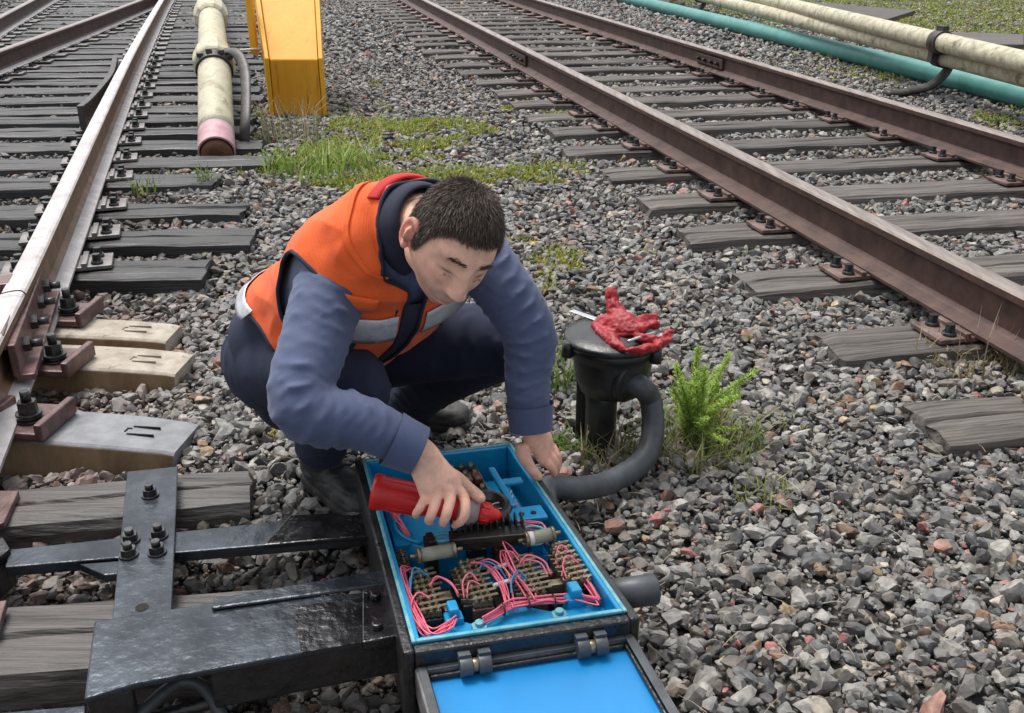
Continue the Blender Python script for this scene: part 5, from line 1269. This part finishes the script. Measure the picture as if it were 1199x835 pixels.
hand(RWR, [f[0] for f in rf], REL.lerp(RWR, .7), rf, [pr(508, 548, 1.885), pr(532, 560, 1.905), pr(550, 573, 1.925), pr(560, 581, 1.925), pr(566, 587, 1.915)], c_to, .028)
lf = [[pr(636, 536, 2.165), pr(643, 545, 2.16), pr(648, 552, 2.185), pr(649, 557, 2.21)], [pr(642, 531, 2.175), pr(649, 540, 2.175), pr(652, 548, 2.205), pr(651, 553, 2.23)],
      [pr(645, 526, 2.19), pr(652, 535, 2.195), pr(654, 543, 2.225), pr(653, 547, 2.25)], [pr(645, 521, 2.205), pr(651, 529, 2.21), pr(653, 536, 2.24), pr(652, 541, 2.26)]]
hand(LWR, [f[0] for f in lf], LEL.lerp(LWR, .7), lf, [pr(612, 517, 2.125), pr(613, 533, 2.125), pr(620, 546, 2.13), pr(627, 555, 2.14), pr(633, 561, 2.155)], c_to, .027)
me = remesh(bparts, .0026, 1)
n_ = len(me.vertices); co = np.empty(n_ * 3, np.float32); me.vertices.foreach_get('co', co); co = co.reshape(-1, 3).astype(float)
loc = (co - np.array(HC)) @ Hm.T / HS
l, f, u = loc.T
base = np.tile(np.array([.80, .465, .335]), (n_, 1))
def mixc(w, c): 
    global base
    w = np.clip(w, 0, 1)[:, None]; base = base * (1 - w) + w * np.array(c)
inhead = (np.abs(l) < .11) & (f > -.13) & (f < .15) & (u > -.14) & (u < .16)
fr = inhead * sstep(f, .0, .05)
stub = fr * sstep(-u, .030, .055) * (1 - gs(u + .063, .010) * gs(l, .026)) * .55
mixc(stub, (.27, .18, .14))
mixc(fr * gs(u + .0635, .008) * gs(l, .024) * .7, (.46, .18, .15))
mixc(fr * gs(np.abs(l) - .040, .02) * gs(u + .012, .02) * .35, (.74, .31, .22))
mixc(fr * gs(l, .014) * gs(u + .026, .014) * .4, (.62, .27, .20))
mixc(inhead * (np.abs(l) > .070) * sstep(-np.abs(u), -.045, -.03) * .6, (.70, .24, .18))
mixc(fr * gs(u - .0045, .0022) * gs(np.abs(l) - .031, .012) * .9, (.05, .03, .025))
scalp = inhead * sstep(u * 1.0 - f * .55, .02, .04); mixc(scalp * .8, (.06, .045, .036))
for rf_, w_ in ((rf, .35), (lf, .35)):
    for ch in rf_:
        for q, rr in ((ch[1], .012), (ch[3], .012), (ch[0], .012)):
            dd_ = np.linalg.norm(co - np.array(q), axis=1); mixc(np.exp(-(dd_ / rr) ** 2) * w_, (.62, .24, .18))
body = mesh_obj('body', me, M['skin'], root)
a = me.attributes.new('tint', 'FLOAT_COLOR', 'POINT'); c4 = np.ones((n_, 4), np.float32); c4[:, :3] = base; a.data.foreach_set('color', c4.ravel())
# --- hair: short strands rooted on the head surface
def strands(roots, dirs, ln, w, col, droop):
    n = len(roots); s = np.cross(dirs, rng.normal(size=(n, 3))); s /= np.linalg.norm(s, axis=1)[:, None]; ln = ln[:, None]; w = w[:, None]
    m = roots + dirs * ln * .5; e = roots + dirs * ln + droop * ln * .45
    V = np.stack([roots - s * w, roots + s * w, m + s * w * .8, m - s * w * .8, e + s * w * .2, e - s * w * .2], 1).reshape(-1, 3); b = np.arange(n)[:, None] * 6
    return V, np.concatenate([b + np.array([0, 1, 2, 3]), b + np.array([3, 2, 4, 5])]), np.repeat(col, 6, 0)
def hairline(lh, fh, uh):
    """signed: >0 inside hair"""
    front = .066 - .9 * np.maximum(0, np.abs(lh) - .03) * .0 + .014 * np.clip((np.abs(lh) - .038) / .02, 0, 1)
    th = np.where(fh > .02, front - .0 , 0)
    side = np.interp(fh, [-.10, -.05, -.025, -.008, .006, .022, .034, .052, .075, .1], [-.062, -.055, -.045, .026, -.020, -.012, .040, .062, .066, .066])
    return uh - side
tri = hpnt[Fh]; ar = np.linalg.norm(np.cross(tri[:, 1] - tri[:, 0], tri[:, 2] - tri[:, 0]), axis=1); pick = rng.choice(len(Fh), 80000, p=ar / ar.sum())
bw = rng.dirichlet((1, 1, 1), len(pick)); pts = (tri[pick] * bw[:, :, None]).sum(1); nr = np.cross(tri[:, 1] - tri[:, 0], tri[:, 2] - tri[:, 0])[pick]; nr /= np.linalg.norm(nr, axis=1)[:, None]
nr *= np.sign((nr * pts).sum(1))[:, None]
hl_ = hairline(*pts.T); keep = hl_ + rng.normal(0, .005, len(pts)) > .001 + .012 * rng.random(len(pts)) ** 2
pts, nr = pts[keep], nr[keep]; n = len(pts)
crown = np.array([.01, -.045, .11]); flow = pts - crown; flow -= nr * (flow * nr).sum(1)[:, None]; flow /= np.linalg.norm(flow, axis=1)[:, None] + 1e-6
flow += rng.normal(0, .20, flow.shape) + np.array([0, .25, 0]); up_amt = np.interp(pts[:, 2], [-.05, .03, .09], [.12, .25, .42])[:, None]
dr = flow + nr * (up_amt + .15); dr /= np.linalg.norm(dr, axis=1)[:, None]
lnn = np.interp(pts[:, 2], [-.06, 0, .05, .1], [.006, .009, .012, .014]) * rng.uniform(.6, 1.3, n) * np.clip(.45 + hl_[keep] / .03, .45, 1)
hc_ = greens(n, [[.060, .042, .030], [.09, .064, .046], [.125, .09, .066], [.07, .052, .04]], .3)
V, Fq, C = strands(pts + nr * .0005, dr, lnn, np.full(n, .00042), hc_, -nr * .2 + flow * .5)
hair = np_mesh('hair', V @ Hm * HS + np.array(HC), Fq, M['hair'], C, parent=root)
# scalp cap so no skin shows between the strands
cap = hairline(*hpnt.T) > .013; fm = cap[Fh].all(1); used_ = np.unique(Fh[fm]); remap = -np.ones(len(hpnt), int); remap[used_] = np.arange(len(used_))
nrm_v = hpnt / np.linalg.norm(hpnt, axis=1)[:, None]
cp_ = (hpnt + nrm_v * .0022)[used_] @ Hm * HS + np.array(HC)
np_mesh('hair_base', cp_, remap[Fh[fm]], M['hair'], np.tile([.032, .024, .019], (len(cp_), 1)), smooth=True, parent=hair)
# eyebrows
bp_ = []; bd = []
for sg in (-1, 1):
    m = 170; t = rng.random(m); lx = sg * (.012 + .036 * t); uz = .034 + .007 * np.sin(t * 2.6) - .004 * t + rng.normal(0, .0028, m); fy = np.interp(np.abs(lx), [0, .03, .05, .06], [.0955, .0935, .083, .074]) + .001
    bp_.append(np.stack([lx, fy, uz], 1)); bd.append(np.stack([np.full(m, sg * .9), np.full(m, .25), rng.normal(.15, .2, m)], 1))
bp_ = np.concatenate(bp_); bd = np.concatenate(bd); bd /= np.linalg.norm(bd, axis=1)[:, None]
m = 60; t = rng.random(m)
lash = np.concatenate([np.stack([sg * (.018 + .026 * t), np.full(m, .085), .004 - .004 * (2 * t - 1) ** 2 + rng.normal(0, .0006, m)], 1) for sg in (-1, 1)]); ld = np.tile([0, .8, -.6], (2 * m, 1)) + rng.normal(0, .15, (2 * m, 3))
bp_ = np.concatenate([bp_, lash]); bd = np.concatenate([bd, ld]); bd /= np.linalg.norm(bd, axis=1)[:, None]
# snap to the head surface
from mathutils.kdtree import KDTree
kd = KDTree(len(hpnt)); [kd.insert(p, i) for i, p in enumerate(hpnt)]; kd.balance()
bp_ = np.array([hpnt[kd.find(p)[1]] for p in bp_]) + rng.normal(0, .0012, bp_.shape) * np.array([1, .3, 1])
V, Fq, C = strands(bp_, bd, np.concatenate([rng.uniform(.006, .010, 340), rng.uniform(.0015, .0032, len(bp_) - 340)]), np.concatenate([np.full(340, .00036), np.full(len(bp_) - 340, .00022)]), greens(len(bp_), [[.06, .04, .028], [.085, .056, .04]]), bd * 0 + np.array([0, 0, -.1]))
np_mesh('eyebrows', V @ Hm * HS + np.array(HC), Fq, M['hair'], C, parent=root)

# --- orange vest on the torso surface, with armholes, open V neck and hem
NU, NV = 300, 240
rows, frames = torso_surface(NU, NV, .016, .10, .955)
def ang_d(a, b): return abs((a - b + math.pi) % (2 * math.pi) - math.pi)
def vest_keep(th, s):
    # armholes: ellipses around both sides
    for a0 in (0, math.pi):
        if (ang_d(th, a0 - (.32 if a0 else -.32)) / R(42)) ** 2 + ((s - .50) / .165) ** 2 < 1: return False
    fr_d = ang_d(th, math.pi / 2)
    if s > .70 and fr_d < R(4) + (s - .70) / .25 * R(62): return False      # V neck
    if fr_d < R(3): return False                                            # front opening
    hem = .125 + .12 * math.exp(-((fr_d - 1.3) / .9) ** 2)
    return s > hem
keep = []; vv = []
for j in range(NV + 1):
    s = .10 + .855 * j / NV
    for q in range(NU):
        th = 2 * math.pi * q / NU; p = rows[j][q]; c, lat, fr_, t = frames[j]
        nv_ = (p - c).normalized(); w_ = (ridge(Vector((p.x * 9, p.y * 9, p.z * 14))) - .5) * .006 + noise.noise(p * 22) * .003
        flare = .012 * max(0, .30 - s) / .2
        vv.append(p + nv_ * (w_ + flare)); keep.append(vest_keep(th, s))
fs = []; mi = []
for j in range(NV):
    s = .10 + .855 * (j + .5) / NV
    for q in range(NU):
        ids = (j * NU + q, j * NU + (q + 1) % NU, (j + 1) * NU + (q + 1) % NU, (j + 1) * NU + q)
        if all(keep[i] for i in ids): fs.append(ids)
me = bpy.data.meshes.new('safety_vest'); me.from_pydata([tuple(v) for v in vv], [], fs)
bm = bmesh.new(); bm.from_mesh(me); bmesh.ops.delete(bm, geom=[v for v in bm.verts if not v.link_faces], context='VERTS'); bmesh.ops.recalc_face_normals(bm, faces=bm.faces)
# relax the jagged cut edges
be = [v for v in bm.verts if v.is_boundary]
for _ in range(12):
    new = {}
    for v in be:
        nb_ = [e.other_vert(v) for e in v.link_edges if e.is_boundary]
        if len(nb_) == 2: new[v] = v.co * .4 + (nb_[0].co + nb_[1].co) * .3
    for v, p in new.items(): v.co = p
# boundary loops for the binding
loops = []; seen = set()
for v in be:
    if v in seen: continue
    loop = [v]; seen.add(v); cur = v
    while True:
        nx_ = [e.other_vert(cur) for e in cur.link_edges if e.is_boundary and e.other_vert(cur) not in seen]
        if not nx_: break
        cur = nx_[0]; seen.add(cur); loop.append(cur)
    loops.append([p.co.copy() for p in loop])
bm.to_mesh(me); bm.free()
vest = mesh_obj('safety_vest', me, [M['orange'], M['redlining']], root)
so = vest.modifiers.new('solid', 'SOLIDIFY'); so.thickness = .004; so.offset = -1; so.material_offset = 1; so.material_offset_rim = 0
mb = MB()
for lp_ in loops:
    if len(lp_) < 20: continue
    q = lp_[::3] + [lp_[0]]; v, f = loft(q, .0042, n=8); mb.add(v, f, 0, True)
mb.build('edge_binding', M['navydark'], vest)
def band(name, sfun, half, th0, th1, m, grow=.0205):
    """strip following the vest surface; sfun(theta) gives the height"""
    nn_ = 160; vs = []; fs = []
    R_, F_ = torso_surface(NU, NV, grow, .10, .955)
    for i in range(nn_ + 1):
        th = th0 + (th1 - th0) * i / nn_; 
        for k in range(5):
            s = sfun(th) + half * (k - 2) / 2; j = min(max((s - .10) / .855 * NV, 0), NV - 1.001); q = (th % (2 * math.pi)) / (2 * math.pi) * NU
            j0 = int(j); q0 = int(q) % NU; q1 = (q0 + 1) % NU; a = R_[j0][q0].lerp(R_[j0][q1], q - int(q)); b = R_[j0 + 1][q0].lerp(R_[j0 + 1][q1], q - int(q)); p = a.lerp(b, j - j0)
            c = F_[j0][0]; nv_ = (p - c).normalized(); w_ = (ridge(Vector((p.x * 9, p.y * 9, p.z * 14))) - .5) * .006 + noise.noise(p * 22) * .003
            vs.append(p + nv_ * (w_ + .012 * max(0, .30 - s) / .2))
    for i in range(nn_):
        for k in range(4): fs.append((i * 5 + k, i * 5 + k + 1, i * 5 + 6 + k, i * 5 + 5 + k))
    mb = MB(); mb.add(vs, fs, 0, True); o = mb.build(name, m, vest); so = o.modifiers.new('s', 'SOLIDIFY'); so.thickness = .002; so.offset = 0; return o
band('reflective_band', lambda th: .535, .050, R(96), R(150), M['reflect'])
band('reflective_band', lambda th: .535, .050, R(28), R(84), M['reflect'])
band('hem_band', lambda th: .155 + .10 * math.exp(-((th - R(170)) / .6) ** 2), .024, R(200), R(300), M['reflect'])
band('pocket_flap', lambda th: .655, .028, R(112), R(146), M['orange'], .0225)
band('shoulder_seam', lambda th: .80, .008, R(115), R(245), M['orange'], .0195)
# dark zip edges along the front
band('zip_strip', lambda th: .38, .24, R(82), R(98), M['navydark'], .013)
# jacket collar standing round the neck, red vest collar lining behind it
def collar(name, c0, c1, r0, r1, m, th0, th1, lift, back=0.0):
    t = (c1 - c0).normalized(); lat = (latS - t * latS.dot(t)).normalized(); fr_ = lat.cross(t); vs = []; fs = []; nn_ = 60
    for i in range(nn_ + 1):
        th = th0 + (th1 - th0) * i / nn_
        for k in range(6):
            x = k / 5; rr = r0 + (r1 - r0) * x + .006 * math.sin(x * 3.1); vs.append(c0 + t * (x * lift * (1 - .35 * max(0, math.sin(th)))) + lat * math.cos(th) * rr + fr_ * math.sin(th) * rr * 1.0 + c0 * 0)
    for i in range(nn_):
        for k in range(5): fs.append((i * 6 + k, i * 6 + k + 1, i * 6 + 7 + k, i * 6 + 6 + k))
    mb = MB(); mb.add(vs, fs, 0, True); o = mb.build(name, m, root); s = o.modifiers.new('s', 'SOLIDIFY'); s.thickness = .005; s.offset = 0; return o
collar('jacket_collar', TC[6].lerp(TC[7], .6), TC[8], .088, .068, M['navydark'], R(105), R(435), .082)
collar('vest_collar', TC[6].lerp(TC[7], .35), TC[8], .104, .094, M['redlining'], R(215), R(340), .046)
# --- the red tool in his right hand
ta, tb_ = P(436, 575, 1.935), P(588, 605, 1.945)
td = (tb_ - ta); tool = thing('hand_tool', ta.lerp(tb_, .5), 'red plastic hand tool with a thick end and pointed tip, held over the open box', 'hand tool')
mb = MB(); mb.lathe(ta, ta + td * .66, [(0, .022), (0, .033), (.04, .0365), (.10, .036), (.13, .034), (.45, .0325), (.62, .029), (.75, .0255), (1, .025)], 36)
tm = mb.build('tool_body', M['torchred'], tool)
mb = MB()
for k in range(14):
    a = 2 * math.pi * k / 14; u_ = td.normalized().orthogonal().normalized(); w_ = td.normalized().cross(u_); rr = u_ * math.cos(a) + w_ * math.sin(a)
    mb.cyl(ta + td * .13 + rr * .0338, ta + td * .38 + rr * .0322, .0010, None, 6)
mb.build('grip_rib', M['torchred'], tm)
mb = MB(); mb.lathe(ta - td * .004, ta + td * .002, [(0, .024), (1, .026)], 30); mb.build('end_lens', M['torchred'], tool)
mb = MB(); mb.lathe(ta + td * .66, ta + td * .82, [(0, .024), (.25, .031), (.7, .030), (1, .022)], 30); mb.build('clear_collar', M['torchgrey'], tool)
mb = MB(); mb.lathe(ta + td * .82, tb_, [(0, .020), (.1, .022), (.45, .021), (.55, .016), (.8, .012), (1, .004)], 26); 
for k in range(10):
    a = 2 * math.pi * k / 10; u_ = td.normalized().orthogonal().normalized(); w_ = td.normalized().cross(u_); rr = u_ * math.cos(a) + w_ * math.sin(a); mb.cyl(ta + td * .835 + rr * .0215, ta + td * .90 + rr * .0205, .002, None, 6)
mb.build('nozzle_tip', M['torchred'], tool)
mb = MB(); mb.box(ta + td * .76 + Vector((0, .0, .032)), (.03, .016, .012), Matrix.Rotation(math.atan2(td.y, td.x), 3, 'Z')); mb.build('slide_switch', M['torchred'], tool, bevel=.002)

if globals().get('DEBUG'):
    R_, F_ = torso_surface(72, 40, .016, .10, .955)
    def proj(p):
        q = p - Vector((0, 0, H)); d = q.dot(Vector((0, cp, -sp))); return (round(CX + F * q.x / d), round(CY - F * q.dot(c_up) / d))
    for j in range(0, 41, 4): print('s %.3f' % (.10 + .855 * j / 40), 'front', proj(R_[j][18]), 'f45R', proj(R_[j][27]), 'right', proj(R_[j][36]), 'back', proj(R_[j][54]), 'backR', proj(R_[j][45]), 'f45L', proj(R_[j][9]), 'left', proj(R_[j][0]))
